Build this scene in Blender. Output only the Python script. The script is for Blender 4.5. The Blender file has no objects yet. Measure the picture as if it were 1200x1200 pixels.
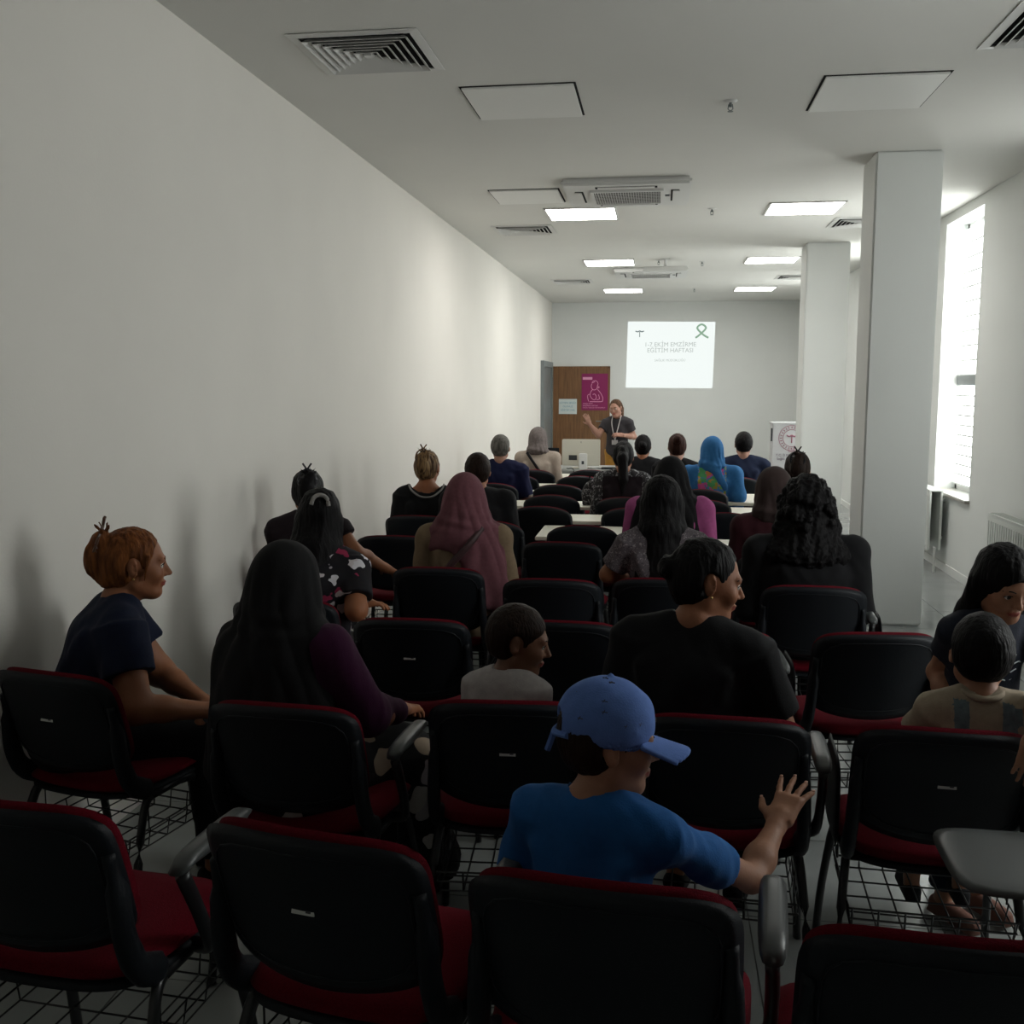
import bpy, bmesh, math, random
import numpy as np
from mathutils import Vector, Matrix, Euler
random.seed(4); np.random.seed(4)
SC = bpy.context.scene
C = SC.collection
PI = math.pi
R = math.radians
# ------------------------------------------------------------------ camera, world, exposure
cam = bpy.data.objects.new('camera', bpy.data.cameras.new('camera')); C.objects.link(cam)
cam.location = (0, 0, 1.70)
cam.rotation_euler = (R(90 - 7.031), 0, R(8.19))
cam.data.sensor_width = 36; cam.data.lens = 36.0; cam.data.clip_start = 0.05
SC.camera = cam
SC.view_settings.view_transform = 'Standard'; SC.view_settings.look = 'None'
SC.view_settings.exposure = 0.85; SC.view_settings.gamma = 1; SC.view_settings.use_curve_mapping = False
w = bpy.data.worlds.new('sky'); SC.world = w; w.use_nodes = True
w.node_tree.nodes['Background'].inputs[0].default_value = (0.75, 0.85, 1.0, 1)
w.node_tree.nodes['Background'].inputs[1].default_value = 1.5
BLIND = 4.2      # daylight glowing through the window blinds
PANEL = 11.0      # ceiling light panels
# ------------------------------------------------------------------ materials
MATS = {}
def mat(name, col, rough=0.6, spec=0.4, emit=None, estr=0, metal=0, noise=0, nscale=8, bump=0, bscale=60, stretch=(1,1,1), col2=None, sheen=0):
    if name in MATS: return MATS[name]
    m = bpy.data.materials.new(name); m.use_nodes = True
    nt = m.node_tree; b = nt.nodes['Principled BSDF']
    b.inputs['Base Color'].default_value = (*col, 1); b.inputs['Roughness'].default_value = rough
    b.inputs['Specular IOR Level'].default_value = spec; b.inputs['Metallic'].default_value = metal
    if emit: b.inputs['Emission Color'].default_value = (*emit, 1); b.inputs['Emission Strength'].default_value = estr
    if sheen: b.inputs['Sheen Weight'].default_value = sheen
    if noise or bump:
        tc = nt.nodes.new('ShaderNodeTexCoord'); mp = nt.nodes.new('ShaderNodeMapping'); mp.inputs['Scale'].default_value = stretch
        nt.links.new(tc.outputs['Object'], mp.inputs['Vector'])
    if noise:
        n = nt.nodes.new('ShaderNodeTexNoise'); n.inputs['Scale'].default_value = nscale; n.inputs['Detail'].default_value = 5
        r = nt.nodes.new('ShaderNodeValToRGB'); c2 = col2 or tuple(c*(1-noise) for c in col)
        r.color_ramp.elements[0].color = (*c2, 1); r.color_ramp.elements[1].color = (*col, 1)
        r.color_ramp.elements[0].position = 0.35; r.color_ramp.elements[1].position = 0.65
        nt.links.new(mp.outputs[0], n.inputs['Vector']); nt.links.new(n.outputs['Fac'], r.inputs['Fac']); nt.links.new(r.outputs[0], b.inputs['Base Color'])
    if bump:
        n2 = nt.nodes.new('ShaderNodeTexNoise'); n2.inputs['Scale'].default_value = bscale; n2.inputs['Detail'].default_value = 3
        bp = nt.nodes.new('ShaderNodeBump'); bp.inputs['Strength'].default_value = bump; bp.inputs['Distance'].default_value = 0.01
        nt.links.new(mp.outputs[0], n2.inputs['Vector']); nt.links.new(n2.outputs['Fac'], bp.inputs['Height']); nt.links.new(bp.outputs[0], b.inputs['Normal'])
    MATS[name] = m; return m
def pattern(name, base, cols, scale=30, thr=0.35, rough=0.8, kind='spots'):
    """cloth with a printed pattern: voronoi patches in several colours on a base"""
    m = bpy.data.materials.new(name); m.use_nodes = True; nt = m.node_tree; b = nt.nodes['Principled BSDF']; b.inputs['Roughness'].default_value = rough
    b.inputs['Specular IOR Level'].default_value = 0.2
    tc = nt.nodes.new('ShaderNodeTexCoord'); v = nt.nodes.new('ShaderNodeTexVoronoi'); v.inputs['Scale'].default_value = scale
    nz = nt.nodes.new('ShaderNodeTexNoise'); nz.inputs['Scale'].default_value = scale*0.7; nz.inputs['Detail'].default_value = 2
    mx = nt.nodes.new('ShaderNodeMixRGB'); mx.blend_type = 'ADD'; mx.inputs[0].default_value = 0.12 if kind == 'spots' else 0.02
    nt.links.new(tc.outputs['Object'], nz.inputs['Vector']); nt.links.new(tc.outputs['Object'], mx.inputs[1]); nt.links.new(nz.outputs['Color'], mx.inputs[2])
    nt.links.new(mx.outputs[0], v.inputs['Vector'])
    lt = nt.nodes.new('ShaderNodeMath'); lt.operation = 'LESS_THAN'; lt.inputs[1].default_value = thr; nt.links.new(v.outputs['Distance'], lt.inputs[0])
    sp = nt.nodes.new('ShaderNodeSeparateColor'); nt.links.new(v.outputs['Color'], sp.inputs[0])
    rp = nt.nodes.new('ShaderNodeValToRGB'); rp.color_ramp.interpolation = 'CONSTANT'
    while len(rp.color_ramp.elements) < len(cols): rp.color_ramp.elements.new(0.5)
    for i, c in enumerate(cols): rp.color_ramp.elements[i].position = i/len(cols); rp.color_ramp.elements[i].color = (*c, 1)
    nt.links.new(sp.outputs[0], rp.inputs['Fac'])
    m2 = nt.nodes.new('ShaderNodeMixRGB'); m2.inputs[1].default_value = (*base, 1); nt.links.new(lt.outputs[0], m2.inputs[0]); nt.links.new(rp.outputs[0], m2.inputs[2])
    nt.links.new(m2.outputs[0], b.inputs['Base Color']); MATS[name] = m; return m
M_wall = mat('wall_paint', (0.70, 0.715, 0.695), 0.75, 0.25, bump=0.05, bscale=90, noise=0.03, nscale=1.5)
M_wallL = mat('wall_paint_left', (0.74, 0.715, 0.665), 0.75, 0.25, bump=0.05, bscale=90, noise=0.03, nscale=1.5)
M_ceil = mat('ceiling_paint', (0.70, 0.695, 0.66), 0.85, 0.2, noise=0.03, nscale=1)
M_white = mat('white_metal', (0.62, 0.62, 0.60), 0.45, 0.4)
M_rec = mat('dark_recess', (0.02, 0.02, 0.02), 0.9, 0.1)
M_tile = mat('floor_tile', (0.29, 0.305, 0.30), 0.16, 0.5, noise=0.12, nscale=3, bump=0.01, bscale=20)
M_grout = mat('tile_grout', (0.11,0.11,0.105), 0.8)
M_plas = mat('black_plastic', (0.0075, 0.0095, 0.0125), 0.5, 0.2, bump=0.12, bscale=350)
M_plasm = mat('charcoal_plastic', (0.03, 0.034, 0.038), 0.4, 0.45, bump=0.1, bscale=300)
M_steel = mat('black_steel', (0.01, 0.011, 0.012), 0.35, 0.5)
M_red = mat('red_fabric', (0.115, 0.002, 0.009), 0.9, 0.08, noise=0.25, nscale=260, bump=0.25, bscale=420, sheen=0.02)
M_tab = mat('grey_laminate', (0.055, 0.06, 0.06), 0.35, 0.4)
M_stick = mat('paper_sticker', (0.48, 0.48, 0.46), 0.6)
M_ink = mat('dark_ink', (0.03, 0.03, 0.035), 0.6)
M_table = mat('cream_laminate', (0.70, 0.68, 0.58), 0.35, 0.4)
M_lamp = mat('lamp_diffuser', (0.9, 0.9, 0.9), 0.5, emit=(1.0, 0.98, 0.94), estr=PANEL)
M_blind = mat('backlit_blind', (0.75, 0.77, 0.75), 0.8, emit=(0.97, 1.0, 0.98), estr=BLIND)
M_glass = mat('window_glass', (0.6, 0.7, 0.7), 0.05, 0.5)
M_wood = mat('walnut_door', (0.21, 0.105, 0.045), 0.45, 0.35, noise=0.35, nscale=5, stretch=(6, 6, 0.5))
M_alu = mat('grey_aluminium', (0.16, 0.18, 0.18), 0.4, 0.5)
M_sill = mat('marble_sill', (0.42, 0.40, 0.36), 0.3, 0.5, noise=0.2, nscale=10)
M_rad = mat('radiator_enamel', (0.66, 0.68, 0.65), 0.35, 0.5)
SK = {k: mat('skin_'+k, tuple(v*0.68 for v in c), 0.55, 0.35, noise=0.12, nscale=14, bump=0.06, bscale=120) for k, c in
      dict(warm=(0.40, 0.155, 0.072), tan=(0.44, 0.165, 0.072), brown=(0.24, 0.105, 0.055), pale=(0.52, 0.27, 0.19), child=(0.46, 0.22, 0.13)).items()}
M_lip = mat('lips', (0.28, 0.06, 0.045), 0.45)
M_eyew = mat('eye_white', (0.6, 0.57, 0.53), 0.2, 0.5); M_iris = mat('eye_iris', (0.02, 0.01, 0.006), 0.15, 0.6)
def hairmat(n, c, c2=None): c = tuple(v*0.7 for v in c); c2 = tuple(v*0.7 for v in c2) if c2 else None; return mat('hair_'+n, c, 0.55, 0.10, noise=0.5, nscale=22, bump=0.4, bscale=45, stretch=(3.2, 3.2, 0.45), col2=c2)
H_black = hairmat('black', (0.010, 0.009, 0.010)); H_dark = hairmat('dark_brown', (0.030, 0.016, 0.011)); H_ginger = hairmat('ginger', (0.30, 0.105, 0.030), (0.11, 0.035, 0.012))
H_grey = hairmat('grey', (0.20, 0.19, 0.17), (0.09, 0.085, 0.075)); H_streak = hairmat('streaked', (0.36, 0.22, 0.10), (0.06, 0.03, 0.018)); H_redb = hairmat('chestnut', (0.06, 0.022, 0.014))
H_blonde = hairmat('light_brown', (0.15, 0.075, 0.04), (0.05, 0.025, 0.015))
def cloth(n, c, **k): return mat('cloth_'+n, tuple(v*0.68 for v in c), k.get('rough', 0.85), 0.15, noise=k.get('noise', 0.12), nscale=60, bump=0.1, bscale=260, sheen=0.02)
# ------------------------------------------------------------------ linking helpers
def link(name, me, m, parent=None, loc=(0, 0, 0), rot=(0, 0, 0), smooth=False):
    if hasattr(me, 'free'):
        b = me; me = bpy.data.meshes.new(name); b.to_mesh(me); b.free()
    o = bpy.data.objects.new(name, me); C.objects.link(o); o.location = loc; o.rotation_euler = rot
    for x in (m if isinstance(m, (list, tuple)) else [m]): me.materials.append(x)
    if smooth: me.shade_smooth()
    if parent: o.parent = parent
    return o
def tag(o, label=None, cat=None, group=None, kind=None):
    if label: o['label'] = label
    if cat: o['category'] = cat
    if group: o['group'] = group
    if kind: o['kind'] = kind
    return o
def thing(name, label, cat, loc=(0, 0, 0), rz=0, group=None):
    o = bpy.data.objects.new(name, None); C.objects.link(o); o.location = loc; o.rotation_euler = (0, 0, rz); o.empty_display_size = 0.05
    return tag(o, label, cat, group)
def dup(root, loc, rz, label=None, group=None, skip=()):
    def cp(o, par):
        c = o.copy(); C.objects.link(c)
        if par: c.parent = par
        for ch in o.children:
            if ch.name.split('.')[0] not in skip: cp(ch, c)
        return c
    r = cp(root, None); r.location = loc; r.rotation_euler = (0, 0, rz)
    return tag(r, label, None, group)
def abox(b, x0, x1, y0, y1, z0, z1, M=None, bev=0):
    r = bmesh.ops.create_cube(b, size=1); vs = r['verts']
    for v in vs: v.co = Vector(((x0+x1)/2 + v.co.x*(x1-x0), (y0+y1)/2 + v.co.y*(y1-y0), (z0+z1)/2 + v.co.z*(z1-z0)))
    if bev:
        es = list({e for v in vs for e in v.link_edges}); rr = bmesh.ops.bevel(b, geom=es, offset=bev, segments=2, affect='EDGES'); vs = list({v for f in rr['faces'] for v in f.verts} | {v for v in vs if v.is_valid})
    if M is not None: bmesh.ops.transform(b, matrix=M, verts=vs)
    return vs
def box(*a, **k): b = bmesh.new(); abox(b, *a, **k); return b
def tube(b, pts, r, n=8, flat=1.0, caps=True):
    """tube through points, r may be list; flat squeezes the section"""
    pts = [Vector(p) for p in pts]; rs = r if isinstance(r, (list, tuple)) else [r]*len(pts); rings = []
    for i, p in enumerate(pts):
        d = (pts[min(i+1, len(pts)-1)] - pts[max(i-1, 0)]).normalized()
        u = d.cross(Vector((0, 0, 1))) if abs(d.z) < 0.95 else d.cross(Vector((0, 1, 0)))
        u.normalize(); v = d.cross(u).normalized()
        rings.append([b.verts.new(p + (u*math.cos(t*2*PI/n)*flat + v*math.sin(t*2*PI/n))*rs[i]) for t in range(n)])
    for a, c in zip(rings, rings[1:]):
        for t in range(n): b.faces.new((a[t], a[(t+1) % n], c[(t+1) % n], c[t]))
    if caps: b.faces.new(rings[0][::-1]); b.faces.new(rings[-1])
    return b
def bez(pts, n=6):
    """smooth the polyline with Catmull-Rom"""
    P = [Vector(p) for p in pts]; out = []
    for i in range(len(P)-1):
        a, b_, c, d = P[max(i-1, 0)], P[i], P[i+1], P[min(i+2, len(P)-1)]
        for k in range(n):
            t = k/n; out.append(0.5*((2*b_) + (c-a)*t + (2*a-5*b_+4*c-d)*t*t + (3*b_-a-3*c+d)*t**3))
    return out + [P[-1]]
def pillow(b, w, h, t, fn, nu=22, nv=16, sq=5.0, tf=None, edge=4.0):
    """closed rounded panel, size w x h, thickness t; fn(u,v,s) -> position with u,v in metres, s the offset along the thickness"""
    def pt(i, j):
        a = -1 + 2*i/nu; c = -1 + 2*j/nv
        m = max(abs(a), abs(c)); l = (abs(a)**sq + abs(c)**sq)**(1/sq)
        k = m/l if l > 0 else 1
        return a*k, c*k, m
    g = {}
    for s in (0, 1):
        for i in range(nu+1):
            for j in range(nv+1):
                if s and (i in (0, nu) or j in (0, nv)): g[1, i, j] = g[0, i, j]; continue
                u, v, m = pt(i, j); th = t/2*(1 - m**edge)**0.5
                g[s, i, j] = b.verts.new(fn(u*w/2, v*h/2, th if s else -th))
    for i in range(nu):
        for j in range(nv):
            for s in (0, 1):
                q = [g[s, i, j], g[s, i+1, j], g[s, i+1, j+1], g[s, i, j+1]]
                if s == 0: q.reverse()
                if len(set(q)) > 2:
                    try: b.faces.new(q)
                    except ValueError: pass
    bmesh.ops.recalc_face_normals(b, faces=b.faces)
    return b
def text(name, s, size, m, parent, loc, rot, extrude=0.001, align='CENTER'):
    cu = bpy.data.curves.new(name, 'FONT'); cu.body = s; cu.size = size; cu.extrude = extrude; cu.align_x = align; cu.resolution_u = 2
    o = bpy.data.objects.new(name, cu); C.objects.link(o)
    dg = bpy.context.evaluated_depsgraph_get(); me = bpy.data.meshes.new_from_object(o.evaluated_get(dg)); bpy.data.objects.remove(o)
    me.materials.clear()
    return link(name, me, m, parent, loc, rot)
# ------------------------------------------------------------------ SDF modelling (smooth union of primitives, surface nets)
V3 = lambda *a: np.array(a, float)
def rx(a): c, s = math.cos(a), math.sin(a); return np.array([[1, 0, 0], [0, c, -s], [0, s, c]])
def ry(a): c, s = math.cos(a), math.sin(a); return np.array([[c, 0, s], [0, 1, 0], [-s, 0, c]])
def rz_(a): c, s = math.cos(a), math.sin(a); return np.array([[c, -s, 0], [s, c, 0], [0, 0, 1]])
I3 = np.eye(3)
class Sdf:
    def __init__(s): s.p = []
    def cap(s, a, b, ra, rb=None, k=0.02, sub=False):
        s.p.append(('cap', np.array(a, float), np.array(b, float), ra, ra if rb is None else rb, k, sub)); return s
    def cone(s, a, b, ra, rb=None, k=0.01, sub=False):
        s.p.append(('cone', np.array(a, float), np.array(b, float), ra, ra if rb is None else rb, k, sub)); return s
    def ell(s, c, r, Rm=I3, k=0.02, sub=False):
        s.p.append(('ell', np.array(c, float), np.array(r, float), Rm, None, k, sub)); return s
    def box(s, c, h, Rm=I3, rad=0.005, k=0.01, sub=False):
        s.p.append(('box', np.array(c, float), np.array(h, float), Rm, rad, k, sub)); return s
    def bb(s, q):
        t = q[0]
        if t in ('cap', 'cone'):
            r = max(q[3], q[4]); return np.minimum(q[1], q[2])-r, np.maximum(q[1], q[2])+r
        r = np.abs(q[3]) @ q[2] if t == 'ell' else np.abs(q[3]) @ (q[2]) + q[4]
        return q[1]-r, q[1]+r
    def mesh(s, res, zmin=None):
        add = [s.bb(q) for q in s.p if not q[6]]
        lo = np.min([a for a, _ in add], 0)-3*res; hi = np.max([b for _, b in add], 0)+3*res
        n = np.ceil((hi-lo)/res).astype(int)+1
        D = np.full(n, 0.5, np.float32)
        ax = [lo[i]+res*np.arange(n[i]) for i in range(3)]
        for q in s.p:
            a, b = s.bb(q); mg = q[5]+2.5*res
            i0 = np.maximum(np.floor((a-mg-lo)/res).astype(int), 0); i1 = np.minimum(np.ceil((b+mg-lo)/res).astype(int)+1, n)
            if np.any(i1 <= i0): continue
            sl = tuple(slice(i0[i], i1[i]) for i in range(3))
            X = ax[0][sl[0]].astype(np.float32)[:, None, None]; Y = ax[1][sl[1]].astype(np.float32)[None, :, None]; Z = ax[2][sl[2]].astype(np.float32)[None, None, :]
            if q[0] in ('cap', 'cone'):
                p0, p1, ra, rb = q[1:5]; ba = p1-p0; L2 = max(float(ba@ba), 1e-9)
                x, y, z = X-p0[0], Y-p0[1], Z-p0[2]
                t = (x*ba[0]+y*ba[1]+z*ba[2])/L2; tc = np.clip(t, 0, 1)
                if q[0] == 'cap':
                    d = np.sqrt((x-tc*ba[0])**2+(y-tc*ba[1])**2+(z-tc*ba[2])**2)-(ra+(rb-ra)*tc)
                else:
                    d = np.sqrt((x-t*ba[0])**2+(y-t*ba[1])**2+(z-t*ba[2])**2)-(ra+(rb-ra)*tc); L = math.sqrt(L2)
                    d = np.maximum(d, np.maximum((t-1)*L, -t*L))
            else:
                x, y, z = X-q[1][0], Y-q[1][1], Z-q[1][2]; Rm = q[3]
                u = [x*Rm[0, i]+y*Rm[1, i]+z*Rm[2, i] for i in range(3)]
                if q[0] == 'ell':
                    r = q[2]; k0 = np.sqrt(sum((u[i]/r[i])**2 for i in range(3))); k1 = np.sqrt(sum((u[i]/r[i]**2)**2 for i in range(3)))+1e-6
                    d = k0*(k0-1)/k1
                else:
                    h = q[2]; w_ = [np.abs(u[i])-h[i] for i in range(3)]
                    d = np.sqrt(sum(np.maximum(v, 0)**2 for v in w_))+np.minimum(np.maximum(np.maximum(w_[0], w_[1]), w_[2]), 0)-q[4]
            S = D[sl]; k = max(q[5], 1e-4)
            if q[6]:
                d = -d; h = np.maximum(k-np.abs(S-d), 0)/k; D[sl] = np.maximum(S, d)+h*h*k*0.25
            else:
                h = np.maximum(k-np.abs(S-d), 0)/k; D[sl] = np.minimum(S, d)-h*h*k*0.25
        if zmin is not None: D = np.maximum(D, (zmin-ax[2]).astype(np.float32)[None, None, :])
        return nets(D, lo, res)
def nets(D, lo, res):
    ins = D < 0; n = np.array(D.shape)-1
    c = [ins[dx:dx+n[0], dy:dy+n[1], dz:dz+n[2]] for dx in (0, 1) for dy in (0, 1) for dz in (0, 1)]
    anyc = c[0].copy(); allc = c[0].copy()
    for x in c[1:]: anyc |= x; allc &= x
    act = anyc & ~allc; I = np.argwhere(act); N = len(I)
    idx = np.full(act.shape, -1, np.int32); idx[act] = np.arange(N)
    acc = np.zeros((N, 3)); cnt = np.zeros(N)
    offs = [(dx, dy, dz) for dx in (0, 1) for dy in (0, 1) for dz in (0, 1)]
    val = {o: D[I[:, 0]+o[0], I[:, 1]+o[1], I[:, 2]+o[2]] for o in offs}
    for o in offs:
        for a in range(3):
            if o[a]: continue
            o2 = list(o); o2[a] = 1; o2 = tuple(o2); v0, v1 = val[o], val[o2]; m = (v0 < 0) != (v1 < 0)
            t = np.where(m, v0/np.where(m, v0-v1, 1), 0); p = np.tile(np.array(o, float), (N, 1)); p[:, a] = t
            acc += p*m[:, None]; cnt += m
    P = lo+res*(I+acc/np.maximum(cnt, 1)[:, None])
    F = []
    for a in range(3):
        b, c_ = (a+1) % 3, (a+2) % 3
        sl0 = [slice(1, -1)]*3; sl1 = [slice(1, -1)]*3; sl0[a] = slice(0, -1); sl1[a] = slice(1, None)
        s0, s1 = ins[tuple(sl0)], ins[tuple(sl1)]
        for flip, m in ((False, s0 & ~s1), (True, ~s0 & s1)):
            E = np.argwhere(m)
            if not len(E): continue
            E = E+1; E[:, a] -= 1
            def g(db, dc):
                Q = E.copy(); Q[:, b] -= db; Q[:, c_] -= dc; return idx[Q[:, 0], Q[:, 1], Q[:, 2]]
            q = np.stack([g(1, 1), g(0, 1), g(0, 0), g(1, 0)], 1)
            F.append(q[:, ::-1] if flip else q)
    F = np.concatenate(F) if F else np.zeros((0, 4), int)
    F = F[(F >= 0).all(1)]
    return P, F
def wob(P, amp, f, seed=0, an=(1, 1, 1)):
    """cheap smooth noise displacement vectors"""
    rs = np.random.RandomState(seed); out = np.zeros(len(P)); Q = P*np.array(an)
    for i in range(5):
        k = rs.normal(size=3); k /= np.linalg.norm(k); ph = rs.rand()*6.28
        out += np.sin(Q@k*f*(1+0.45*i)+ph+1.3*np.sin(Q@rs.normal(size=3)*f*0.35+ph))/(1+0.4*i)
    return out*amp/2.2
def vnormals(P, F):
    n = np.cross(P[F[:, 2]]-P[F[:, 0]], P[F[:, 3]]-P[F[:, 1]]); N = np.zeros_like(P)
    for i in range(4): np.add.at(N, F[:, i], n)
    return N/np.maximum(np.linalg.norm(N, axis=1), 1e-12)[:, None]
def smesh(name, sd, res, m, parent, disp=None, matfn=None, relax=1):
    P, F = sd.mesh(res)
    for _ in range(relax):
        acc = np.zeros_like(P); cnt = np.zeros(len(P))
        for i in range(4):
            j = (i+1) % 4; np.add.at(acc, F[:, i], P[F[:, j]]); np.add.at(acc, F[:, j], P[F[:, i]]); np.add.at(cnt, F[:, i], 1); np.add.at(cnt, F[:, j], 1)
        P = 0.6*P+0.4*acc/np.maximum(cnt, 1)[:, None]
    if disp is not None: P = P+vnormals(P, F)*disp(P)[:, None]
    me = bpy.data.meshes.new(name); me.vertices.add(len(P)); me.vertices.foreach_set('co', P.astype(np.float32).ravel())
    me.loops.add(F.size); me.loops.foreach_set('vertex_index', F.astype(np.int32).ravel())
    me.polygons.add(len(F)); me.polygons.foreach_set('loop_start', np.arange(0, F.size, 4, dtype=np.int32))
    if matfn is not None: me.polygons.foreach_set('material_index', matfn(P[F].mean(1)).astype(np.int32))
    me.update(calc_edges=True); me.validate()
    return link(name, me, m, parent, smooth=True)
# ================================================================== THE SETTING
XL, XR, YB, YF, ZC = -2.09, 2.625, -1.6, 19.95, 3.28
XG = 2.82                                   # plane of the window glass
floor = tag(link('floor', box(XL-0.1, XR+0.35, YB-0.1, YF+0.1, -0.10, -0.004), M_grout), kind='structure')
tb = box(-0.298, 0.298, -0.298, 0.298, -0.0035, 0.0); tme = bpy.data.meshes.new('tile'); tb.to_mesh(tme); tb.free(); tme.materials.append(M_tile)
for i in range(8):
    for j in range(36):
        t = bpy.data.objects.new('tile', tme); C.objects.link(t); t.parent = floor; x = XL+0.3+0.6*i; t.location = (min(x, 9), YB+0.3+0.6*j, 0.0)
tag(link('ceiling', box(XL-0.1, XR+0.35, YB-0.1, YF+0.1, ZC, ZC+0.1), M_ceil), kind='structure')
tag(link('wall_left', box(XL-0.1, XL, YB-0.1, YF+0.1, 0, ZC), M_wallL), kind='structure')
wf = tag(link('wall_far', box(XL, XR+0.35, YF, YF+0.1, 0, ZC), M_wall), kind='structure')
tag(link('wall_back', box(XL, XR+0.35, YB-0.1, YB, 0, ZC), M_wall), kind='structure')
WINS = [(2.85, 3.95), (6.0, 7.1), (9.17, 10.30), (12.3, 13.42), (15.45, 16.57)]
ZS, ZT = 0.725, 3.19
b = bmesh.new(); y = YB-0.1
for a, c in WINS+[(YF+0.1, None)]:
    abox(b, XR, XR+0.30, y, a, 0, ZC)
    if c: abox(b, XR, XR+0.30, a, c, 0, ZS-0.03); abox(b, XR, XR+0.30, a, c, ZT, ZC); y = c
tag(link('wall_right', b, M_wall), kind='structure')
for n, (x0, x1, y0, y1) in {'baseboard_left': (XL, XL+0.012, YB, YF), 'baseboard_right': (XR-0.012, XR, YB, YF), 'baseboard_far': (-0.95, XR, YF-0.012, YF)}.items():
    tag(link(n, box(x0, x1, y0, y1, 0.0, 0.075), M_wall if n != 'baseboard_left' else M_wallL), kind='structure')
# windows: frame, glass, transom, pleated backlit blind of single bands
NB = 10
M_blind_dim = mat('dimmed_blind', (0.75, 0.77, 0.75), 0.8, emit=(0.97, 1.0, 0.98), estr=BLIND*0.35)   # same blind, glow dimmed on the unseen window to keep the near column darker
M_rod = mat('blind_rod', (0.6, 0.62, 0.6), 0.7, emit=(0.9, 1, 0.95), estr=0.1)
for k, (a, c) in enumerate(WINS):
    wn = tag(link('window_%d' % (k+1), box(XG+0.03, XG+0.036, a, c, ZS, ZT), M_glass), kind='structure')
    fb = bmesh.new()
    for y0, y1, z0, z1 in ((a, a+0.05, ZS, ZT), (c-0.05, c, ZS, ZT), (a, c, ZS, ZS+0.05), (a, c, ZT-0.04, ZT)) : abox(fb, XG-0.005, XG+0.04, y0, y1, z0, z1)
    link('window_frame', fb, M_white, wn)
    link('transom', box(XG-0.045, XG+0.02, a+0.03, c-0.03, 1.705, 1.795), M_alu, wn)
    link('window_sill', box(XR-0.04, XG, a-0.03, c+0.03, ZS-0.03, ZS, bev=0.006), M_sill, wn)
    for z0, z1 in ((ZS+0.06, 1.70), (1.80, ZT-0.05)):
        st = (z1-z0)/NB
        bb_ = bmesh.new()
        abox(bb_, XG-0.030, XG-0.024, a+0.03, c-0.03, 0.0, st-0.018)
        bm_ = bpy.data.meshes.new('blind_band'); bb_.to_mesh(bm_); bb_.free(); bm_.materials.append(M_blind_dim if k == 1 else M_blind)
        for j in range(NB):
            o = bpy.data.objects.new('blind_band', bm_); C.objects.link(o); o.parent = wn; o.location = (0.0, 0, z0+j*st+0.009)
            link('blind_rod', box(XG-0.036, XG-0.018, a+0.03, c-0.03, z0+j*st-0.009, z0+j*st+0.008), M_rod, wn)
# columns
tag(link('column', box(1.425, 1.865, 7.48, 7.93, 0, ZC, bev=0.012), M_wall), 'square white painted column nearest the camera, right of the chairs', 'column')
tag(link('column', box(1.585, 2.055, 12.0, 12.45, 0, ZC, bev=0.012), M_wall), 'square white painted column further back, beside the white lectern', 'column')
# far door with posters
dr = tag(link('door_1', box(-2.06, -1.00, YF-0.05, YF, 0.0, 2.03, bev=0.004), M_wood), kind='structure')
fb = bmesh.new(); abox(fb, -1.0, -0.96, YF-0.06, YF, 0, 2.07); abox(fb, -2.06, -0.96, YF-0.06, YF, 2.03, 2.07); link('door_frame', fb, M_wood, dr)
hb = bmesh.new(); tube(hb, [(-1.1, YF-0.06, 1.02), (-1.1, YF-0.11, 1.02), (-1.22, YF-0.11, 1.02)], 0.01); link('door_handle', hb, M_alu, dr)
d2 = tag(link('door_2', box(XL, XL+0.03, 18.2, 19.5, 0, 2.04), M_alu), kind='structure')
fb = bmesh.new(); abox(fb, XL, XL+0.06, 18.05, 18.2, 0, 2.14); abox(fb, XL, XL+0.06, 19.5, 19.6, 0, 2.14); abox(fb, XL, XL+0.06, 18.2, 19.5, 2.04, 2.14); link('door_frame', fb, M_alu, d2)
M_mag = mat('magenta_print', (0.23, 0.007, 0.09), 0.5); M_pink = mat('pink_print', (0.75, 0.33, 0.5), 0.5); M_pap = mat('white_paper', (0.62, 0.68, 0.66), 0.6); M_blue = mat('blue_print', (0.12, 0.32, 0.42), 0.6)
py = YF-0.052
po = thing('poster', 'magenta poster with pink line drawing of mother and baby on wooden door', 'poster', (-1.25, py, 1.23))
link('sheet', box(-0.255, 0.255, -0.006, 0, 0, 0.70), M_mag, po)
link('heading_box', box(-0.235, -0.05, -0.008, -0.006, 0.585, 0.635), M_pink, po)
lb = bmesh.new()
for pts in ([(0.0, .55), (-.055, .52), (-.03, .56), (.03, .56), (.06, .51), (.05, .47), (.085, .44), (.04, .42)], [(-.06, .51), (-.07, .45), (-.045, .40), (0, .39), (.04, .42), (.05, .48)],
            [(-.04, .40), (-.08, .35), (-.09, .28), (-.05, .22), (0, .20), (.03, .25), (.0, .31), (-.04, .30)], [(.05, .40), (.11, .33), (.15, .25), (.15, .19), (.12, .165), (-.10, .165)],
            [(-.12, .17), (-.14, .28), (-.09, .31)], [(.03, .20), (.09, .22), (.07, .30)]):
    tube(lb, bez([(x, -0.009, z) for x, z in pts], 4), 0.006, 5)
link('line_drawing', lb, M_pink, po)
text('caption', 'ANNE SÜTÜ', 0.035, M_pink, po, (-0.23, -0.008, 0.115), (PI/2, 0, 0), align='LEFT'); text('caption', 'EMZİRME HAFTASI', 0.035, M_pink, po, (-0.23, -0.008, 0.075), (PI/2, 0, 0), align='LEFT')
text('caption', 'SAĞLIKLI NESİLLER İÇİN EMZİRELİM', 0.026, M_pink, po, (-0.23, -0.008, 0.04), (PI/2, 0, 0), align='LEFT')
no = thing('notice', 'small white paper notice with blue lines taped to wooden door', 'notice', (-1.77, py, 1.155))
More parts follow.
